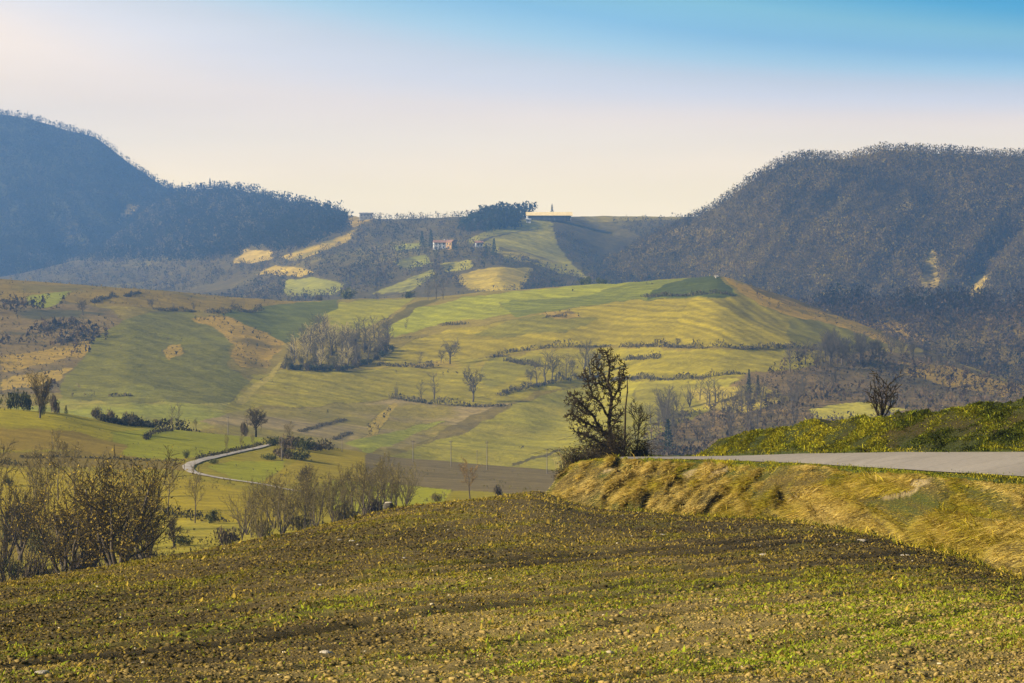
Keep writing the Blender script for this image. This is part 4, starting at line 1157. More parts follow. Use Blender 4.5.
tree(hill, 668, 456, 419, CONIF, 'conifer', 'dark pointed conifer in the haze just right of the dark foreground tree', w=0.9)
tree(hill, 749, 400, 369, CONIF, 'conifer', 'tall narrow conifer at the top of the hazy thicket, taller of two', w=0.55)
tree(hill, 758, 398, 375, CONIF, 'conifer', 'shorter conifer beside the tall narrow one in the hazy thicket', w=0.65)
tree(hill, 790, 372, 348, FARPOPD, 'bare_tree', 'dark upright tree at the left edge of the brown copse', w=1.5)
for i, (u, v, t) in enumerate([(858, 304, 291), (890, 306, 294)]):
    tree(rslope, u, v, t, FAROAK, 'bare_tree', ['bare tree standing above the left part of the wooded ridge', 'bare tree standing above the middle of the wooded ridge'][i], w=0.9)
tree(rslope, 968, 308, 289, CYPR, 'cypress', 'dark narrow cypress on the wooded ridge, taller of the pair', w=1.3)
tree(rslope, 977, 308, 294, CYPR, 'cypress', 'shorter dark cypress of the pair on the wooded ridge', w=1.3)

HB = (0.066, 0.054, 0.032); HA = (0.12, 0.09, 0.035)
hedge('dark hedge between the striped field and the terrace, left stretch', [(497, 355), (520, 351), (560, 347.5), (610, 346)], hill, 3.2, HB, HA)
hedge('long dark hedge under the striped field, right stretch with a small tree', [(622, 347), (660, 346.5), (700, 349), (740, 349.5), (790, 347.5), (850, 352)], hill, 3.2, HB, HA)
tree(hill, 678, 347, 337, FAROAK, 'small_tree', 'small bare tree growing from the long dark hedge under the striped field', w=1.1)
hedge('short isolated hedge in the yellow terrace field', [(627, 360), (645, 359), (660, 358.5)], hill, 2.6, HB, HA)
hedge('hedge with bare trees on the edge of the lilac ploughed field', [(390, 398), (420, 403), (450, 406), (480, 407), (506, 406)], hill, 3.2, HB, HA)
hedge('low dark hedge running right from the grove', [(378, 366), (400, 367), (420, 368), (434, 367)], hill, 2.8, HB, HA)
hedge('hedge between terrace and green slope right of the dark foreground tree', [(612, 381), (660, 380), (700, 379), (745, 374)], hill, 2.6, HB, HA)
hedge('slanting hedge at the foot of the tree row left of the dark foreground tree', [(500, 396), (520, 390), (545, 384), (575, 379), (604, 375)], hill, 2.8, HB, HA)
hedge('dark scrub strip along the lower edge of the dark hilltop field', [(643, 297), (660, 296.5), (690, 296), (735, 296.5)], hill, 2.2, HB, HA)
hedge('small dark hedge in the left part of the striped field', [(441, 326), (452, 325), (466, 324)], hill, 2.4, HB, HA)
hedge('dark hedge at the head of the gully on the left of the hill', [(206, 313), (230, 312), (262, 311)], hill, 3.8, HB, HA)
hedge('thin hedge along the top of the dark green domed field', [(156, 310), (175, 311), (196, 311.5)], hill, 2.2, HB, HA)
hedge('short dark hedge in the fold above the terrace', [(506, 361), (525, 365), (540, 367)], hill, 2.8, HB, HA)
hedge('low dark scrub beside the bare earth patch in the bright field', [(545, 318), (556, 317), (566, 316)], hill, 2.0, HB, HA)
hedge('small scrub patch left of the slanting hedge', [(490, 358), (498, 357), (508, 356)], hill, 2.2, HB, HA)
for i, (px, l) in enumerate([([(0, 302), (18, 304), (33, 306)], 'uppermost dark scrub streak at the left edge of the hill'), ([(92, 303), (104, 299), (116, 296)], 'slanting dark scrub streak right of the round left tree'),
                             ([(40, 331), (55, 328), (78, 322)], 'dark scrub streak below the round left tree'), ([(55, 343), (64, 342), (74, 340)], 'lowest dark scrub streak on the left slope'), ([(126, 297), (134, 294), (140, 293)], 'short dark scrub streak near the left ridge')]):
    hedge(l, px, hill, 2.2, (0.045, 0.042, 0.038), HB, name='scrub')
hedge('dark ditch scrub along the foot of the dome', [(110, 397), (120, 396.5), (130, 396)], hill, 1.6, HB, HA, name='scrub')
for px, l in [([(300, 432), (315, 428), (330, 424), (346, 420)], 'dark grassy ditch crossing the lilac ploughed field'), ([(334, 440), (342, 436), (350, 433)], 'short dark ditch scrub in the lower ploughed field')]:
    hedge(l, px, hill, 0.5, HB, HA, name='scrub', wid=1.6, size=0.3)

# ---- far trees on the hills behind
tree(fhill, 422, 249, 231, CONIF, 'conifer', 'dark conifer beside the white farmhouse, left of the pair', w=0.9)
tree(fhill, 431, 249, 230, CONIF, 'conifer', 'dark conifer beside the white farmhouse, right of the pair', w=0.9)
tree(fhill, 494, 257, 238, CONIF, 'conifer', 'large dark conifer at the foot of the pale far meadow', w=0.9)
tree(fhill, 486, 257, 243, CONIF, 'conifer', 'smaller dark conifer left of the large one by the far meadow', w=0.9)
tree(fhill, 552, 221, 204, CONIF, 'conifer', 'dark conifer standing above the right end of the long barn', w=0.7)
tree(fhill, 182, 191, 181, CONIF, 'conifer', 'dark conifer where the far crest meets the mountain, left of two', w=0.8)
tree(fhill, 210, 189, 178, CONIF, 'conifer', 'dark conifer on the far crest, right of two', w=0.9)
tree(fhill, 282, 200, 192, CONIF, 'conifer', 'small conifer on the descending far crest, left of two', w=0.7)
tree(fhill, 288, 202, 191, CONIF, 'conifer', 'small conifer on the descending far crest, right of two', w=0.7)
bush(fhill, 306, 206.5, 201, 9, BUSHD, 'dark bush on the far crest right of the two small conifers')
bush(fhill, 331, 212.5, 206, 14, BUSHD, 'wide dark bush on the far crest left of the dark house')
bush(fhill, 344, 214.5, 210, 12, BUSHD, 'low dark bush on the far crest next to the dark house')

# ---- near valley
tree(valley, 40, 418, 367, WILLOW[:1], 'bare_tree', 'gnarled bare tree at the left edge of the near ridge, ivy on its trunk', w=0.7, rz=2.2)
bush(valley, 41, 416, 391, 11, BUSHD, 'dark ivy mass round the trunk of the gnarled tree', 'ivy', cat='ivy')
bush(valley, 12, 410, 386, 26, BUSHD, 'dense dark evergreen bush left of the gnarled tree')
bush(valley, 26, 411, 388, 22, BUSHD, 'dark bush directly behind the gnarled tree')
bush(valley, 53, 413, 389, 15, BUSHB, 'reddish brown bush right of the gnarled tree')
bush(valley, -6, 408, 388, 16, BUSHB, 'brown bush at the left picture edge on the near ridge')
tree(valley, 66, 415, 405, CONIF, 'small_conifer', 'tiny dark conifer on the near ridge right of the gnarled tree', w=1.1)
bush(valley, 95, 417, 402, 17, BUSHB, 'rounded brown bush at the left end of the ridge hedge')
bush(valley, 110, 420, 405, 16, BUSHB, 'brown bush above the ridge hedge, second from its left end')
bush(valley, 127, 422, 406, 16, BUSHB, 'brown bush above the middle of the ridge hedge')
hedge('long low dark hedge on the near ridge right of the gnarled tree', [(100, 421), (125, 425), (150, 427), (190, 428)], valley, 1.9, (0.028, 0.026, 0.014), (0.05, 0.04, 0.02), size=0.28, wid=2.6, dens=3.5)
tree(valley, 173, 427, 400, FARPOPD, 'bare_poplar', 'narrow bare poplar on the near ridge, left of a close pair', w=0.9)
tree(valley, 178, 427, 399, FARPOPD, 'bare_poplar', 'narrow bare poplar on the near ridge, right of a close pair', w=0.9)
tree(valley, 196, 428, 413, SLEND, 'small_tree', 'wispy small tree on the near ridge by the wooden pole', w=0.9)
tree(valley, 257, 435, 402, OAK, 'bare_tree', 'neat round bare tree standing alone on the near ridge above the lane', w=0.95)
bush(valley, 245, 434, 414, 11, BUSHB, 'upright brown bush touching the neat round tree on its left')
for i, (u, v, t, w, l) in enumerate([(276, 446, 434, 26, 'dark bush beside the top of the lane'), (290, 449, 431, 32, 'tall dark bush in the clump right of the lane'), (303, 451, 433, 30, 'dark brown bush in the middle of the lane clump'),
                                     (284, 458, 443, 34, 'dark bush at the front of the lane clump'), (300, 460, 446, 34, 'low dark bush at the lower right of the lane clump'), (317, 451, 440, 30, 'low brown bush towards the right end of the lane clump'), (270, 460, 452, 22, 'low bush inside the lane bend')]):
    bush(valley, u, v, t, w, BUSHD if i % 2 == 0 else BUSHB, l)
tree(valley, 289, 447, 420, SLEND, 'small_tree', 'bare sapling rising out of the clump right of the lane', w=1.0)
hedge('dark hedge tapering right from the lane clump', [(308, 449), (320, 449.5), (331, 449)], valley, 1.8, (0.035, 0.03, 0.016), (0.06, 0.045, 0.02), size=0.25, wid=2)
for u, v, t, l in [(227, 456, 431, 'slim bare sapling on the upper lane verge, leftmost'), (241, 453, 433, 'slim bare sapling on the upper lane verge, second from left'), (253, 450, 432, 'slim bare sapling on the upper lane verge, nearest the top')]:
    tree(valley, u, v, t, SLEND, 'sapling', l, w=0.6)
bush(valley, 187, 459, 447, 9, BUSHD, 'small dark bush at the outer bend of the lane')
bush(valley, 215, 464, 458, 16, BUSHD, 'low dark shrub just inside the lane bend')
hedge('thin dark hedge along the upper side of the lane', [(196, 459), (215, 455.5), (240, 450), (262, 445)], valley, 0.6, (0.04, 0.035, 0.015), (0.08, 0.065, 0.02), size=0.2, wid=0.9)
hedge('dark hedge bank between meadow and ploughed strip on the left', [(20, 458), (60, 457), (110, 459), (160, 461), (182, 461)], valley, 0.4, (0.045, 0.04, 0.018), (0.08, 0.065, 0.03), size=0.2, wid=1.0)
hedge('curved dark ditch hedge in the bright green meadow', [(146, 440), (148, 436), (158, 432), (172, 431)], valley, 0.7, (0.04, 0.035, 0.02), (0.07, 0.06, 0.03), size=0.2, wid=1.0)
hedge('dark low hedge in the lower left meadow', [(-20, 462), (5, 464), (22, 466)], valley, 1.2, (0.03, 0.03, 0.015), (0.05, 0.045, 0.02), size=0.25)
hedge('dark low strip added for the long shadow across the lower meadow behind the slender trees', [(140, 508), (165, 512), (195, 518), (225, 522)], valley, 0.8, (0.03, 0.028, 0.016), (0.06, 0.05, 0.02), size=0.2)  # low dark clumps stand in for the long shadow on the meadow

# large bare trees beyond the field edge on the left
BL = dict(sink=0.3)
tree(valley, 118, 588, 442, WILLOW[:1], 'bare_tree', 'largest dark spreading bare tree beyond the left field edge', w=1.1, rz=0.4, **BL)
tree(valley, 66, 590, 462, WILLOW[1:2], 'bare_tree', 'yellowish dense bare tree left of the largest spreading tree', w=1.05, rz=2.0, **BL)
tree(valley, 92, 566, 450, WILLOW[2:], 'bare_tree', 'bare tree with catkins half hidden between the two largest trees', w=0.8, **BL)
tree(valley, 45, 520, 428, SLEND[:1], 'bare_tree', 'tall slim bare tree rising behind the yellowish dense one', w=0.75, **BL)
tree(valley, 75, 522, 436, SLEND[1:2], 'bare_tree', 'slim bare tree with open crown behind the trees at left, second from left', w=0.8, **BL)
tree(valley, 108, 515, 445, SLEND[2:], 'bare_tree', 'slim bare tree directly behind the largest spreading tree', w=0.8, **BL)
tree(valley, 138, 520, 470, SLEND[:1], 'bare_tree', 'thin bare tree showing right above the largest spreading tree', w=0.7, **BL)
tree(valley, -6, 540, 412, SLEND[1:2], 'bare_tree', 'bare tree cut by the left picture edge', w=0.8, **BL)
tree(valley, 25, 596, 510, STEMD[:1], 'bare_tree', 'small leaning bare tree at the lower left, nearest the field edge', w=0.9, lean=(0, -0.25), **BL)
tree(valley, 8, 592, 505, STEMD[1:2], 'bare_tree', 'multi stemmed dark shrub tree in the lower left corner of the valley', w=0.9, **BL)
for u, v, t, pr, w, l in [(20, 560, 448, WILLOW[1:2], 0.7, 'bare tree with yellowish twigs at the left edge, left of the yellowish dense one'), (148, 575, 478, WILLOW[2:], 0.8, 'bare tree leaning over the meadow at the right end of the near left clump'),
                        (58, 500, 424, SLEND[3:4], 0.8, 'tall thin bare tree farthest back in the near left clump'), (128, 512, 452, SLEND[4:], 0.8, 'thin bare tree between the tall slim ones and the lane bend'), (36, 545, 440, SLEND[2:3], 0.8, 'slim bare tree in front of the tall slim one at left'),
                        (4, 570, 470, STEMD[:1], 0.9, 'bushy bare tree at the very left edge above the corner scrub'), (156, 530, 474, SLEND[3:4], 0.7, 'slim bare tree left of the slender pair below the lane bend')]:
    tree(valley, u, v, t, pr, 'bare_tree', l, w=w, **BL)
for u, v, t, w, b, l in [(36, 592, 548, 48, BUSHB, 'brown tangled scrub in the lower left corner of the valley'), (84, 580, 540, 52, BUSHB, 'brown tangled scrub between the two largest near trees'), (140, 574, 546, 40, BUSHY, 'yellowish scrub right below the leaning tree of the clump'),
                         (20, 530, 492, 40, BUSHB, 'brown scrub behind the large dark bush at the left edge'), (60, 540, 508, 44, BUSHB, 'brown scrub behind the yellowish dense tree'), (225, 545, 522, 30, BUSHB, 'low brown scrub left of the fuzzy pale tree'),
                         (262, 538, 512, 34, BUSHY, 'yellowish scrub at the left end of the crest thicket'), (300, 530, 505, 36, BUSHY, 'yellowish scrub in the left half of the crest thicket'), (340, 522, 496, 34, BUSHY, 'yellowish scrub in the middle of the crest thicket'), (375, 516, 492, 32, BUSHB, 'brown scrub in the right half of the crest thicket')]:
    bush(valley, u, v, t, w, b, l, 'scrub', cat='scrub')
bush(valley, 12, 545, 500, 44, BUSHD, 'large dark bush at the left edge of the valley')
bush(valley, 34, 556, 520, 40, BUSHD, 'dark bush behind the small leaning tree')
bush(valley, 10, 580, 553, 36, BUSHD, 'dark low bush at the foot of the multi stemmed shrub tree')
bush(valley, 8, 486, 474, 16, BUSHD, 'dark conical shrub in the lower left meadow')
bush(valley, 150, 562, 548, 40, BUSHB, 'brown bramble at the right foot of the largest spreading tree')
bush(valley, 108, 584, 556, 56, BUSHY, 'yellowish undergrowth below the largest spreading tree')
bush(valley, 60, 590, 560, 50, BUSHY, 'yellowish undergrowth below the dense yellowish tree')
tree(valley, 195, 523, 460, SLEND[1:2], 'bare_tree', 'slender forked bare tree in the meadow below the lane bend, right of two', w=0.75)
tree(valley, 168, 517, 458, SLEND[2:], 'bare_tree', 'slender bare tree below the lane bend, left of two', w=0.7)
tree(valley, 174, 548, 512, OAK, 'small_tree', 'small branching bare tree near the field edge below the slender pair', w=0.8)
bush(valley, 213, 524, 506, 18, BUSHD, 'dark round bush right of the slender forked tree')
bush(valley, 180, 546, 532, 26, BUSHD, 'dark low bush at the foot of the small branching tree')
tree(valley, 242, 540, 482, STEMS, 'bare_tree', 'fuzzy pale bare tree between the slender trees and the thicket', w=0.6)
for i in range(40):
    u = 248 + i * 4.0 + RNG.uniform(-4, 4); v = np.interp(u, [262, 330, 400], [536, 526, 512]) + RNG.uniform(-8, 6)
    tree(valley, u, v, v - RNG.uniform(44, 70), STEMS if i % 3 == 0 else SLEND, 'young_tree', 'yellowish bare young tree in the thicket behind the field crest', group='young trees of the crest thicket', w=RNG.uniform(0.6, 0.95), **BL)
tree(valley, 306, 500, 461, OAK, 'bare_tree', 'small dark rounded bare tree standing above the thicket', w=0.6)
tree(valley, 405, 515, 466, STEMS[:1], 'bare_tree', 'dark bare multi stemmed tree at the right end of the thicket, right of two', w=0.7)
tree(valley, 396, 515, 472, SLEND[:1], 'bare_tree', 'thin bare tree at the right end of the thicket, left of two', w=0.6)
ORANGE = tree_meshes('slender', 55, 0.0030, (0.15, 0.10, 0.045), (0.26, 0.16, 0.04), 900, M_BARK, 0.018)
tree(valley, 470, 500, 454, [ORANGE], 'bare_tree', 'orange tinged bare tree alone before the grey ploughed strip', w=0.95)
bush(valley, 497, 500, 482, 14, BUSHB, 'grey brown bush right of the orange tinged tree')
bush(valley, 437, 502, 490, 16, BUSHY, 'yellowish bush between the thicket and the orange tinged tree')

# ---- utility poles in the valley
PT = Tubes(); PT.add([(0, 0, -0.04), (0, 0, 0.5), (0, 0, 1)], [0.022, 0.019, 0.015], 8)
pole_m = PT.mesh('post', M_POLE)
CT = Tubes(); CT.add([(-0.09, 0.02, 0.93), (0.09, 0.02, 0.93)], [0.010, 0.010], 4)
for sx in (-0.08, 0.0, 0.08):
    CT.add([(sx, 0.02, 0.935), (sx, 0.02, 0.97)], [0.006, 0.004], 5)
arm_m = CT.mesh('crossarm', M_POLE)
for i, (u, v, t, sh, l) in enumerate([(227, 434, 415, valley, 'wooden utility pole on the near ridge left of the neat round tree'), (282, 461, 437, valley, 'wooden utility pole in front of the bushes beside the lane'),
                                      (342, 452, 434, valley, 'utility pole on the near ridge right of the lane bushes'), (413, 462, 440, valley, 'utility pole standing above the ploughed strip, leftmost of five'), (451, 467, 440, valley, 'utility pole above the ploughed strip, second of five from the left'),
                                      (477, 468, 450, valley, 'short utility pole above the ploughed strip, middle of five'), (487, 470, 441, valley, 'utility pole above the ploughed strip, fourth of five from the left'), (547, 474, 448, valley, 'utility pole above the ploughed strip, nearest the dark foreground tree')]):
    p, h = ht(sh, u, v, t)
    put('utility_pole', (pole_m, arm_m), p, h, l, 'pole', 'utility poles in the valley', 1.0 if i < 4 else 0.8, rz=0.3, parts=('post', 'crossarm'))

# ------------------------------------------------------------------ 9. far buildings
def box_bm(x0, x1, y0, y1, z0, z1):
    v = [(x, y, z) for z in (z0, z1) for y in (y0, y1) for x in (x0, x1)]
    return v, [(0, 2, 3, 1), (4, 5, 7, 6), (0, 1, 5, 4), (2, 6, 7, 3), (0, 4, 6, 2), (1, 3, 7, 5)]


def boxmesh(name, boxes, mat):
    V = []; Fc = []
    for b in boxes:
        v, f = box_bm(*b); Fc += [tuple(i + len(V) for i in q) for q in f]; V += v
    return new_mesh(name, V, Fc, None, mat)


def house(name, p, rz, L, W, H, rise, label, cat, wall, roof, wins, door=None, chim=True):
    """gabled house, long side along x: wall, roof, chimney, windows, door"""
    root = link(name, None, None, p); root.rotation_euler.z = rz; tag(root, label, cat)
    a, b = L / 2, W / 2
    V = [(-a, -b, -1), (a, -b, -1), (a, b, -1), (-a, b, -1), (-a, -b, H), (a, -b, H), (a, b, H), (-a, b, H), (-a, 0, H + rise), (a, 0, H + rise)]
    me = bpy.data.meshes.new('wall')
    me.from_pydata(V, [], [(0, 1, 5, 4), (2, 3, 7, 6), (1, 2, 6, 9, 5), (3, 0, 4, 8, 7)]); me.materials.append(wall)
    link('wall', me, root)
    o = 0.5; t = 0.25
    s = rise / b
    prof = [(-b - o, H - o * s), (0, H + rise), (b + o, H - o * s)]
    V = []
    for x in (-a - o, a + o):
        for dz in (0.02, t):
            V += [(x, y, z + dz) for y, z in prof]
    rf = [(3, 4, 10, 9), (4, 5, 11, 10), (0, 6, 7, 1), (1, 7, 8, 2), (0, 1, 4, 3), (1, 2, 5, 4), (6, 9, 10, 7), (7, 10, 11, 8), (0, 3, 9, 6), (2, 8, 11, 5)]
    me = bpy.data.meshes.new('roof'); me.from_pydata(V, [], rf); me.materials.append(roof)
    r = link('roof', me, root)
    if chim:
        link('chimney', boxmesh('chimney', [(a * 0.4, a * 0.4 + 0.8, -0.4, 0.4, H + rise * 0.7, H + rise + 1.1)], wall), r)
    for x, z, w, h in wins:
        f = link('window', boxmesh('window', [(x - w / 2, x + w / 2, -b - 0.06, -b + 0.1, z, z + h)], M_DARK), root)
        link('sill', boxmesh('sill', [(x - w / 2 - 0.1, x + w / 2 + 0.1, -b - 0.16, -b - 0.07, z - 0.15, z - 0.01)], M_WHITE), f)
    if door:
        x, w, h = door
        link('door', boxmesh('door', [(x - w / 2, x + w / 2, -b - 0.06, -b + 0.1, 0, h)], M_DARK), root)
    return root


ws = lambda n, L, z, w=1.0, h=1.4: [(-L / 2 + (i + 0.5) * L / n, z, w, h) for i in range(n)]
p = fhill.hit(441, 249); house('farmhouse', p, 0.15, 13, 7, 5.6, 1.8, 'white farmhouse among trees on the far slope beside the conifers', 'house', M_WHITE, M_TILE, ws(4, 13, 3.5) + ws(4, 13, 0.9)[1:], (-4.9, 1.2, 2.1))
p = fhill.hit(450.5, 249); house('cottage', p, -0.5, 5.5, 6, 6, 1.6, 'small house with painted orange light touching the right end of the white farmhouse', 'house', M_LITWALL, M_TILE, ws(2, 5.5, 3.6), (0, 1.2, 2.1), False)
p = fhill.hit(479, 247); house('cottage', p, 0.2, 6, 5, 3.6, 1.5, 'tiny white house left of the dark conifers below the far meadow', 'house', M_WHITE, M_TILE, ws(2, 6, 1.2), None, False)
p = fhill.hit(366, 219.6); house('stone_house', p, 0.1, 13, 9, 6.0, 1.0, 'dark boxy house in silhouette on the far crest', 'house', M_GREYW, M_GREYW, ws(4, 13, 3.5) + ws(3, 13, 0.8), None, False)
p = rslope.hit(928, 306); house('cottage', p, 0.3, 3.0, 3, 2.0, 0.9, 'tiny pale house among the trees of the wooded ridge', 'house', M_STONE, M_STONE, ws(1, 4.5, 1.0), None, False)
p = hill.hit(716, 277.5); p.y -= 3; house('hut', p, 0.4, 0.9, 0.8, 0.5, 0.25, 'tiny pale hut on the very top of the dark hilltop field', 'hut', M_STONE, M_STONE, [(0, 0.15, 0.25, 0.25)], None, False)
# the long barn with a sheet roof coloured as if sunlit
p = fhill.hit(549, 221.0); p.z += 1.0
root = link('barn', None, None, p); root.rotation_euler.z = 0.06; tag(root, 'long low barn with roof painted sunlit yellow on the distant hilltop', 'barn')
link('wall', boxmesh('wall', [(-21, -20.6, -6, 6, -1, 4.4), (20.6, 21, -6, 6, -1, 4.4), (-20.6, 20.6, 5.6, 6, -1, 4.4), (-20.6, 20.6, -4.0, -3.6, -1, 4.2)], M_GREYW), root)
for i in range(9):
    x = -20.4 + i * 5.1
    link('post', boxmesh('post', [(x - 0.2, x + 0.2, -6, -5.6, -1, 4.3)], M_GREYW), root)
V = [(-22.5, -7.6, 4.0), (22.5, -7.6, 4.0), (22.5, 0, 7.4), (-22.5, 0, 7.4), (22.5, 7.6, 4.0), (-22.5, 7.6, 4.0)]
V = V + [(x, y, z + 0.3) for x, y, z in V]
me = bpy.data.meshes.new('roof')
me.from_pydata(V, [], [(0, 3, 2, 1), (3, 5, 4, 2), (6, 7, 8, 9), (9, 8, 10, 11), (0, 1, 7, 6), (4, 5, 11, 10), (1, 2, 8, 7), (2, 4, 10, 8), (3, 0, 6, 9), (5, 3, 9, 11)]); me.materials.append(M_SHEET)
link('roof', me, root)
link('gable', boxmesh('gable', [(-21.6, -21.1, -5.8, 5.8, 0, 4.0)], M_WHITE), root)
p = fhill.hit(528.5, 222.5); house('shed', p, 0.0, 4.5, 4, 2.8, 1.0, 'small white shed at the left end of the long barn', 'shed', M_WHITE, M_WHITE, [(0, 0.9, 0.8, 0.9)], None, False)

# ------------------------------------------------------------------ 10. what grows and lies in front
def blades(name, label, cat, root, d, h, w, col, mat, bend=0.3):
    """grass: each blade a bent strip of two quads tapering to a tip; root (N,3), lean direction d (N,3), height, width, colour per blade"""
    n = len(root)
    rng = np.random.default_rng(n)
    a = rng.random(n) * 6.283
    side = np.column_stack([np.cos(a), np.sin(a), np.zeros(n)]) * (w * 0.5)[:, None]
    dirn = d / np.linalg.norm(d, axis=1)[:, None]
    droop = np.column_stack([dirn[:, 0], dirn[:, 1], -0.6 * np.ones(n)]) * (bend * h)[:, None]
    m = root + dirn * (h * 0.55)[:, None]
    t = root + dirn * h[:, None] + droop * 0.5
    v = np.stack([root - side, root + side, m + side * 0.8, m - side * 0.8, t + side * 0.12, t - side * 0.12], 1).reshape(-1, 3)
    b = np.arange(n)[:, None] * 6
    f = np.concatenate([b + np.array([[0, 1, 2, 3]]), b + np.array([[3, 2, 4, 5]])])
    o = link(name, new_mesh(name, v, f, np.repeat(col, 6, axis=0), mat))
    return tag(o, label, cat, None, 'stuff')


def sheet_points(sh, n, rng, rlo, rhi, ulo, uhi, near=1.0):
    """random ground points spread evenly over the visible surface between two sheet rows"""
    r = rng.uniform(rlo, rhi, n); u = rng.uniform(ulo, uhi, n)
    cc = (u - sh.us[0]) / sh.du
    i = np.clip(r.astype(int), 0, sh.V.shape[0] - 2); j = np.clip(cc.astype(int), 0, sh.V.shape[1] - 2)
    fr = (r - i)[:, None]; fc_ = (cc - j)[:, None]
    A = np.stack([sh.X, sh.D, sh.Z], -1)
    p = (A[i, j] * (1 - fr) + A[i + 1, j] * fr) * (1 - fc_) + (A[i, j + 1] * (1 - fr) + A[i + 1, j + 1] * fr) * fc_
    return p


rng = np.random.default_rng(99)
# clods of soil over the field, pale and dark
t = (1 + 5 ** 0.5) / 2
ICO_V = np.array([(-1, t, 0), (1, t, 0), (-1, -t, 0), (1, -t, 0), (0, -1, t), (0, 1, t), (0, -1, -t), (0, 1, -t), (t, 0, -1), (t, 0, 1), (-t, 0, -1), (-t, 0, 1)], float); ICO_V /= np.linalg.norm(ICO_V[0])
ICO_F = np.array([(0, 11, 5), (0, 5, 1), (0, 1, 7), (0, 7, 10), (0, 10, 11), (1, 5, 9), (5, 11, 4), (11, 10, 2), (10, 7, 6), (7, 1, 8), (3, 9, 4), (3, 4, 2), (3, 2, 6), (3, 6, 8), (3, 8, 9), (4, 9, 5), (2, 4, 11), (6, 2, 10), (8, 6, 7), (9, 8, 1)])
N = 120000
p = sheet_points(field, N, rng, 72, 347, -160, 1240)
dry, dark, green, straw = field_cover(p[:, 0], p[:, 1])
sz = (0.006 + 0.00020 * p[:, 1]) * rng.lognormal(0, 0.5, N)
sz = np.minimum(sz, 0.04)
keep = rng.random(N) < 0.35 + 0.5 * dark + 0.4 * dry
p = p[keep]; sz = sz[keep]; dry = dry[keep]; dark = dark[keep]; N = len(p)
v = ICO_V[None] * rng.uniform(0.6, 1.35, (N, 12, 1)) * sz[:, None, None] * np.array([1.1, 1.1, 0.6]) + p[:, None, :] + np.array([0, 0, 1.0]) * (sz * 0.15)[:, None, None]
cb = (SOIL_D * 0.8 + (SOIL_L - SOIL_D) * np.clip(dry * 0.9 + rng.normal(0.15, 0.25, N), 0, 1.2)[:, None]) * (1 - 0.4 * dark)[:, None]
pale = rng.random(N) < 0.006
cb[pale] = np.array((0.36, 0.30, 0.19))
f = (ICO_F[None] + (np.arange(N) * 12)[:, None, None]).reshape(-1, 3)
tag(link('soil', new_mesh('soil', v.reshape(-1, 3), f, np.repeat(cb, 12, axis=0), M_CLOD)), 'loose clods of turned soil scattered over the ploughed field', 'soil', None, 'stuff')

# sprouting weeds and old stubble
N = 950000
p = sheet_points(field, N, rng, 72, 348, -160, 1240)
dry, dark, green, straw = field_cover(p[:, 0], p[:, 1])
clump = 0.6 * vnoise(p[:, 0] * 3.2, p[:, 1] * 1.6, 201) + 0.4 * vnoise(p[:, 0] * 9, p[:, 1] * 5, 203)
keep = rng.random(N) < (0.26 + 0.80 * green + 0.45 * straw) * sstep(0.15, 0.75, clump) * 1.1 * (1 - 0.55 * dark)
p = p[keep]; green = green[keep]; straw = straw[keep]; N = len(p)
h = (0.010 + 0.00042 * p[:, 1]) * rng.lognormal(0, 0.4, N)
w = h * rng.uniform(0.25, 0.6, N)
isg = rng.random(N) < 0.18 + 0.75 * green
near = sstep(60, 24, p[:, 1])[:, None]
gcol = np.array((0.14, 0.118, 0.006)) + (np.array((0.20, 0.23, 0.012)) - np.array((0.14, 0.118, 0.006))) * near
col = np.where(isg[:, None], gcol, np.array((0.235, 0.165, 0.024))) * rng.uniform(0.6, 1.4, (N, 1))
d = np.column_stack([rng.normal(0.1, 0.7, N), rng.normal(0, 0.7, N), rng.uniform(0.5, 1.1, N)])
blades('grass', 'weeds and stubble sprouting over the ploughed field', 'weeds', p, d, h, w, col, M_GRASS, 0.4)

# dry grass hanging down the lower bank
def bank_grass(name, label, N, rlo, rhi, ulo, uhi, hb, wb, lean, pal, seed, dens=None, bend=0.5, shift=0.45, jit=0.35):
    rng = np.random.default_rng(seed)
    p = sheet_points(bank, N, rng, rlo, rhi, ulo, uhi)
    q = fbm(p[:, 0] * 1.2 - p[:, 2] * 1.8, (p[:, 2] + p[:, 0]) * .6, seed, 4, 0.6)
    q2 = fbm(p[:, 0] * 3.0 - p[:, 2] * 4.0, (p[:, 2] + p[:, 0]) * 0.9, seed + 3, 3, 0.6)
    k = np.ones(N, bool) if dens is None else rng.random(N) < dens(q, q2, p)
    p = p[k]; q = q[k]; q2 = q2[k]; N = len(p)
    h = hb * rng.lognormal(0, 0.35, N) * (0.65 + 1.2 * np.clip(q2, -0.35, 0.8)); w = wb * rng.uniform(0.6, 1.5, N)
    d = np.column_stack([rng.normal(lean[0], jit, N), rng.normal(lean[1], jit, N), rng.normal(lean[2], 0.7 * jit, N)])
    d = d + np.column_stack([q2 * 0.8, q * 0.5, 0 * q])
    x = np.clip(q * 1.0 + shift + rng.normal(0, 0.16, N), 0, 0.999) * (len(pal) - 1)
    i = x.astype(int); fr = (x - i)[:, None]; pa_ = np.array(pal)
    col = (pa_[i] * (1 - fr) + pa_[np.minimum(i + 1, len(pal) - 1)] * fr) * rng.uniform(0.45, 1.5, (N, 1))
    return blades(name, label, 'grass', p, d, h, w, col, M_GRASS, bend)


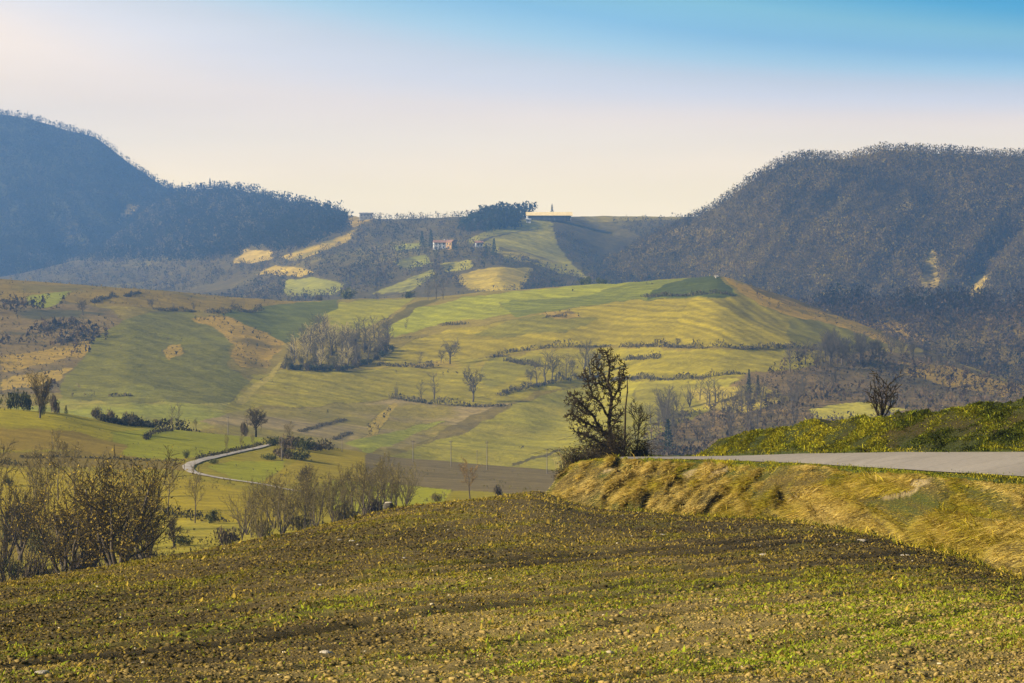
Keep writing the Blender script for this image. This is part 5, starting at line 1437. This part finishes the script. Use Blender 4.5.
STR = (0.58, 0.43, 0.12); STR2 = (0.50, 0.36, 0.04); YGR = (0.36, 0.29, 0.012); GRN = (0.13, 0.15, 0.008); DGR = (0.030, 0.042, 0.005)
YG2 = (0.34, 0.29, 0.012)
bank_grass('grass', 'dry straw coloured grass hanging down the lower road bank', 330000, 4, 86, 540, 1300, 0.24, 0.032, (-0.7, -0.5, 0.12),
           [STR, STR2, STR, STR2, YGR, YGR, GRN], 301, lambda q, q2, p: 0.32 + 1.0 * sstep(-0.22, 0.30, q2), shift=0.24, jit=0.17)
bank_grass('grass', 'short green grass verge between bank and asphalt', 40000, 78, 96.7, 556, 1300, 0.09, 0.022, (0, -0.2, 0.9), [YGR, GRN, GRN, YGR, DGR], 302)
bank_grass('grass', 'leafy green and yellow growth covering the upper roadside bank', 250000, 106, 178, 700, 1300, 0.12, 0.036, (-0.25, -0.45, 0.5),
           [DGR, GRN, GRN, YG2, GRN, YG2, YG2], 303, lambda q, q2, p: 0.25 + 1.2 * sstep(-0.3, 0.4, q2), 0.8)
bank_grass('grass', 'low grass strip on the far edge of the road', 6500, 103.6, 112, 600, 1300, 0.10, 0.03, (0, 0, 1), [GRN, DGR, YGR], 304)
# growth along the foot of the bank where the plough stopped
N = 9000
u = rng.uniform(545, 1300, N)
bv, bd = cur(BASE, u)
p = np.column_stack([(u - 512) / F * bd, bd, (HV - bv) / F * bd]) + np.column_stack([rng.normal(0, 0.3, N), rng.normal(-0.2, 0.6, N), np.full(N, -0.04)])
col = np.array([DGR, GRN, STR2, YGR])[rng.integers(0, 4, N)] * rng.uniform(0.5, 1.1, (N, 1))
blades('grass', 'rough grass along the foot of the road bank', 'grass', p, np.column_stack([rng.normal(-.2, 0.5, N), rng.normal(0, 0.5, N), np.full(N, 0.8)]), 0.13 * rng.lognormal(0, 0.4, N), np.full(N, 0.03), col, M_GRASS, 0.5)

# ---- the dark tree by the bend, grown by filling its crown with branches
def colonise(seed, blobs, trunk, n=900, step=0.09, kill=0.16, infl=0.9, iters=160, limbs=()):
    rng = np.random.default_rng(seed)
    A = []
    wsum = sum(b[6] for b in blobs)
    for cx, cyy, cz, rx, ry, rz_, wt_ in blobs:
        k = int(n * wt_ / wsum)
        q = rng.normal(size=(k, 3)); q /= np.linalg.norm(q, axis=1)[:, None]; q *= rng.random((k, 1)) ** (1 / 2.6)
        A.append(q * np.array([rx, ry, rz_]) + np.array([cx, cyy, cz]))
    A = np.concatenate(A)
    nodes = []; par = []
    for i in range(len(trunk) - 1):
        a = np.array(trunk[i]); b = np.array(trunk[i + 1]); m = max(1, int(np.linalg.norm(b - a) / step))
        for j in range(m):
            nodes.append(a + (b - a) * j / m); par.append(len(nodes) - 2)
    nodes.append(np.array(trunk[-1])); par.append(len(nodes) - 2)
    nt = len(nodes)
    for l in limbs:
        l = [np.array(q) for q in l]
        k = int(np.linalg.norm(np.array(nodes) - l[0], axis=1).argmin())
        for a, b in zip(l[:-1], l[1:]):
            m = max(1, int(np.linalg.norm(b - a) / step)); st = nodes[k].copy() if a is l[0] else a
            for j in range(m):
                nodes.append(st + (b - st) * (j + 1) / m + rng.normal(size=3) * step * 0.22); par.append(k); k = len(nodes) - 1
    for it in range(iters):
        M = np.array(nodes)
        dist = np.linalg.norm(A[:, None] - M[None], axis=2)
        near = dist.argmin(1); dm = dist.min(1)
        A = A[dm > kill]; near = near[dm > kill]; dm = dm[dm > kill]
        if len(A) == 0:
            break
        act = dm < infl
        if not act.any():
            break
        new = 0
        for k in np.unique(near[act]):
            v = (A[act & (near == k)] - M[k]); v = (v / np.linalg.norm(v, axis=1)[:, None]).sum(0)
            v = v / (np.linalg.norm(v) + 1e-6) + rng.normal(size=3) * 0.55 + np.array([0, 0, 0.15])
            q = M[k] + v / np.linalg.norm(v) * step
            if np.min(np.linalg.norm(M - q, axis=1)) > step * 0.35:
                nodes.append(q); par.append(int(k)); new += 1
        if not new or len(nodes) > 4200:
            break
    return np.array(nodes), np.array(par), nt


def skeleton(nodes, par, nt, r_tip, expo, r_base):
    n = len(nodes); ch = [[] for _ in range(n)]
    for i, p_ in enumerate(par):
        if p_ >= 0: ch[p_].append(i)
    rad = np.zeros(n)
    for i in range(n - 1, -1, -1):
        rad[i] = r_tip if not ch[i] else sum(rad[c] ** expo for c in ch[i]) ** (1 / expo)
    rad = np.minimum(rad, r_base)
    chains = []; stack = [0]; 
    while stack:
        s0 = stack.pop(); c = [s0]
        while ch[c[-1]]:
            k = sorted(ch[c[-1]], key=lambda q: -rad[q])
            stack += k[1:]; c.append(k[0])
        if par[s0] >= 0: c = [par[s0]] + c
        chains.append(c)
    return rad, chains


HP = bank.hit(609, 456.5); HP = Vector(((609 - 512) / F * 124.5, 124.5, (HV - 459.5) / F * 124.5))
PM = 124.5 / F
W = lambda px: px * PM
LIMBS = [[(2, 0, 16), (-8, 3, 30), (-16, 2, 44), (-28, -3, 56), (-38, 0, 66)], [(0, 0, 40), (-7, -3, 54), (-17, 2, 64), (-22, 0, 82)], [(2, 0, 24), (-10, -4, 30), (-24, 2, 38), (-38, 4, 46)],
         [(3, 0, 60), (9, 2, 68), (12, 0, 80), (17, 2, 94)], [(-1, 0, 78), (-8, 3, 88), (-18, 0, 97)], [(1, 0, 48), (8, 4, 56), (11, -2, 66)], [(2, 0, 12), (-9, -5, 16), (-22, 0, 24), (-34, 2, 28)], [(2, 0, 30), (8, -6, 40), (14, -3, 48)],
         [(-16, 2, 44), (-24, 8, 46), (-34, 6, 54)], [(-1, 0, 70), (-9, -6, 76), (-24, -4, 78)]]
nodes, par, nt = colonise(5, [
    (W(-3), 0, W(101), W(15), W(13), W(11), 1.4), (W(12), 0, W(84), W(9), W(9), W(15), 1.0), (W(-18), 0, W(82), W(13), W(13), W(12), 1.1), (W(-2), W(3), W(70), W(18), W(16), W(16), 1.3),
    (W(-24), 0, W(54), W(18), W(18), W(16), 1.9), (W(-36), 0, W(58), W(9), W(10), W(12), 0.8), (W(-32), 0, W(40), W(14), W(14), W(11), 1.1), (W(-16), 0, W(26), W(20), W(17), W(14), 1.5), (W(6), 0, W(45), W(10), W(12), W(22), 0.8), (W(2), 0, W(18), W(16), W(14), W(14), 0.7)],
    [(0, 0, -0.2), (W(2), 0, W(18)), (W(0), 0.03, W(40)), (W(3), -0.03, W(60)), (W(-1), 0, W(78)), (W(1), 0, W(92)), (W(-3), 0, W(108))], 1900, 0.07, 0.12, 0.6, limbs=[[tuple(W(c) for c in q) for q in l] for l in LIMBS])
rad, chains = skeleton(nodes, par, nt, 0.0115, 2.9, 0.125)
TT = Tubes(); CC = Tubes()
tset = set(range(nt))
for cidx in chains:
    pts = nodes[cidx].copy(); rr = rad[cidx].copy()
    if par[cidx[1]] >= 0 and len(cidx) > 1 and rr[0] > rr[1] * 1.3: rr[0] = rr[1] * 1.1
    if len(pts) > 3 and cidx[-1] not in tset:
        pts[1:-1] += RNG.normal(size=(len(pts) - 2, 3)) * 0.014
    rr = rr * (1 + 0.22 * RNG.uniform(-1, 1, len(rr)))
    (TT if (cidx[1] in tset or rr[0] > 0.05) else CC).add(pts, rr, 7 if rr[0] > 0.05 else 4)
# short knobbly spurs and stub twigs
ends = [c[-1] for c in chains]
for k in range(4200):
    i = int(RNG.integers(nt, len(nodes)))
    if rad[i] > 0.05: continue
    d = nodes[i] - nodes[par[i]]; d = d / (np.linalg.norm(d) + 1e-6) + RNG.normal(size=3) * 0.8 + np.array([0, 0, 0.75]); d /= np.linalg.norm(d)
    L = RNG.uniform(0.04, 0.15)
    CC.add([nodes[i], nodes[i] + d * L * 0.6, nodes[i] + d * L + RNG.normal(size=3) * 0.02], [0.011, 0.013, 0.008], 3)
root = link('dark_tree', None, None, HP)
tag(root, 'gnarled dark leafless tree by the road bend, its branches spreading left', 'tree')
link('trunk', TT.mesh('trunk', M_DBARK), root)
cm = CC.mesh('crown', M_DBARK); link('crown', cm, root)

# pole-straight sapling and small bare tree at its right, brambles at its foot
def straight(label, u, d, v, top, lean):
    p = Vector(((u - 512) / F * d, d, (HV - v) / F * d)); h = (v - top) / F * d
    T = Tubes(); T.add([(0, 0, -0.15), (lean * .3, 0, h * .3), (lean * .5, .02, h * .62), (lean * 1.2, 0, h * .85), (lean, 0, h)], [0.055, 0.045, 0.036, 0.026, 0.012], 7)
    B = Tubes()
    for k in range(14):
        z = h * RNG.uniform(0.1, 0.9); a = RNG.uniform(0, 6.283); L = RNG.uniform(0.06, 0.28) * (1.1 - z / h)
        x = np.interp(z, [0, h * .3, h * .62, h * .85, h], [0, lean * .3, lean * .5, lean * 1.2, lean])
        B.add([(x, 0, z), (x + L * .6 * math.cos(a), L * .6 * math.sin(a), z + L * .5), (x + L * .8 * math.cos(a), L * .8 * math.sin(a), z + L * 1.2)], [0.014, 0.010, 0.006], 4)
    r = link('sapling', None, None, p); tag(r, label, 'tree')
    link('trunk', T.mesh('trunk', M_DBARK), r); link('crown', B.mesh('crown', M_DBARK), r)


straight('pole straight leafless sapling just right of the gnarled dark tree', 624, 124.0, 457, 377, W(3.0))
SM = tree_meshes('slender', 58, 0.0042, (0.05, 0.038, 0.022), None, 0, M_DBARK, 0.018)
p = Vector(((637 - 512) / F * 125, 125, (HV - 458) / F * 125))
put('small_tree', SM, p, 60 * PM, 'small bare tree with thin forking branches right of the straight sapling', 'tree', None, 0.95, rz=1.0, lean=(0, 0.12))


def bramble(label, u, d, v, wpx, hpx, n, dark=1.0, name='bramble'):
    """tangle of thin arching stems and a few dead leaves"""
    rng = np.random.default_rng(int(u * 7 + n))
    p = Vector(((u - 512) / F * d, d, (HV - v) / F * d)); w = wpx / F * d; h = hpx / F * d
    T = Tubes()
    for k in range(n):
        x = rng.normal(0, w * 0.24); y = rng.normal(0, w * 0.2); hh = h * rng.uniform(0.3, 0.85) * (1 - min(0.75, (1.6 * x / w) ** 2)); dx = rng.normal(0, 0.45) * hh; dy = rng.normal(0, 0.45) * hh
        T.add([(x, y, -0.1), (x + dx * .4, y + dy * .4, hh * .55), (x + dx, y + dy, hh * .95), (x + dx * 1.9, y + dy * 1.9, hh * rng.uniform(.55, 1.1))], [0.011, 0.009, 0.008, 0.005], 3)
    r = link(name, None, None, p); tag(r, label, name)
    link('stems', T.mesh('stems', M_DBARK), r)
    m = int(n * 12)
    C = np.column_stack([rng.normal(0, w * 0.24, m), rng.normal(0, w * 0.2, m), h * rng.random(m) ** 1.5 * 0.8])
    v_, f_ = tri_cloud(C, 0.045 * rng.uniform(0.5, 1.4, m), rng)
    link('leaves', new_mesh('leaves', v_, f_, np.repeat(jitter_cols(np.array((0.035, 0.03, 0.012)) * dark, m, rng, 0.4, (0.11, 0.07, 0.02), 0.2), 3, axis=0), M_LEAF), r)
    return r


bramble('dark bramble tangle round the foot of the gnarled dark tree, left half', 596, 124.6, 460, 38, 24, 170)
bramble('dark bramble tangle between the gnarled dark tree and the sapling', 617, 124.2, 459, 30, 42, 190)
bramble('dark bramble tangle under the small bare tree', 640, 124.8, 459, 24, 24, 120)
bramble('reddish brown bramble at the left end of the road bank', 575, 122.0, 469, 26, 27, 150, 1.6)
bramble('small bramble on the left shoulder of the bank, lowest', 563, 121.0, 478, 16, 12, 60, 1.6)
# dry reeds with pale seed heads beside it
RT = Tubes()
for k in range(16):
    x = RNG.normal(0, W(7)); hh = W(RNG.uniform(12, 26)); l = RNG.normal(-0.1, 0.12)
    RT.add([(x, RNG.normal(0, .1), -0.1), (x + l * .4, 0, hh * .6), (x + l, 0, hh)], [0.008, 0.007, 0.005], 3)
r = link('reed', None, None, Vector(((568 - 512) / F * 122, 122, (HV - 474) / F * 122))); tag(r, 'dry reeds with pale seed heads leaning left at the bank end', 'reeds')
M_REED = mat_noise('dry_reed', (0.34, 0.25, 0.11), (0.50, 0.38, 0.18), 4.0)
link('stems', RT.mesh('stems', M_REED), r)
C = []
for k in range(9):
    x = RNG.normal(0, W(9)); z = W(RNG.uniform(13, 24))
    C += [(x + RNG.normal(0, .015), RNG.normal(0, .02), z + j * 0.022) for j in range(9)]
v_, f_ = tri_cloud(np.array(C), np.full(len(C), 0.035), RNG)
link('seed_heads', new_mesh('seed_heads', v_, f_, np.repeat(jitter_cols((0.5, 0.38, 0.15), len(C), RNG, 0.3), 3, axis=0), M_LEAF), r)

# bare many-stemmed shrub behind the upper bank
SH = tree_meshes('stems', 66, 0.0075, (0.03, 0.023, 0.014), None, 0, M_DBARK, 0.030, 3)
p = Vector(((881 - 512) / F * 113, 113, (HV - 424) / F * 113))
put('bare_shrub', SH, p, 56 / F * 113, 'leafless many stemmed shrub rising behind the green upper bank', 'shrub', None, 1.05, rz=0.5)

# boundary stone, pale field stones
def stone_mesh(seed, sq=0.7):
    rng = np.random.default_rng(seed)
    import bmesh
    bm = bmesh.new(); bmesh.ops.create_icosphere(bm, subdivisions=3, radius=0.5)
    off = rng.normal(size=3) * 3
    for v in bm.verts:
        c = v.co
        k = 1 + 0.28 * float(fbm(np.array([c.x * 2 + off[0] + c.z]), np.array([c.y * 2 + off[1] - c.z]), seed, 3)[0])
        c.x = math.copysign(abs(c.x * 2) ** 0.7 / 2, c.x) * k; c.y = math.copysign(abs(c.y * 2) ** 0.7 / 2, c.y) * k; c.z = math.copysign(abs(c.z * 2) ** 0.8 / 2, c.z) * k * sq
    me = bpy.data.meshes.new('stone'); bm.to_mesh(me); bm.free()
    me.polygons.foreach_set("use_smooth", np.ones(len(me.polygons), bool)); me.materials.append(M_STONE)
    return me


p = field.hit(389, 509); r = link('boundary_stone', None, None, p + Vector((0, 0, 0.02))); tag(r, 'squat dark boundary stone with pale top on the field crest', 'stone')
b = link('base', stone_mesh(3, 0.8), r); b.scale = (0.36, 0.3, 0.34); b.location.z = 0.08; b.data.materials[0] = mat_noise('dark_stone', (0.05, 0.045, 0.035), (0.10, 0.09, 0.07), 6, bump=0.02)
cp = link('cap', stone_mesh(5, 0.5), r); cp.scale = (0.27, 0.22, 0.11); cp.location.z = 0.20; cp.data.materials[0] = M_STONE
SMS = [stone_mesh(s) for s in (11, 12, 13)]
for u, v, s, l in [(352, 541, .16, 'pale stone lying under the crest in the upper middle of the field'), (340, 540, .13, 'small pale stone just left of another under the field crest'), (326, 653, .17, 'rounded pale stone in the green near strip of the field, left of centre'), (42, 673, .15, 'pale stone at the lower left corner of the field'),
                   (320, 585, .12, 'small pale stone in the middle of the brown field'), (663, 535, .2, 'pale flat stone in the field below the road bank'), (861, 541, .3, 'pale flat slab of earth below the bank, right side'), (905, 556, .28, 'pale flat slab nearest the bank foot on the right'),
                   (764, 555, .22, 'pale stone at the end of the dark wheel track'), (88, 563, .12, 'small pale stone on the left field edge before the largest bare tree'), (404, 558, .11, 'small pale stone below the boundary stone')]:
    p = field.hit(u, v); o = link('stone', SMS[int(u) % 3], None, p); o.scale = (s * .8, s * .65, s * .4); o.rotation_euler.z = u; tag(o, l, 'stone')
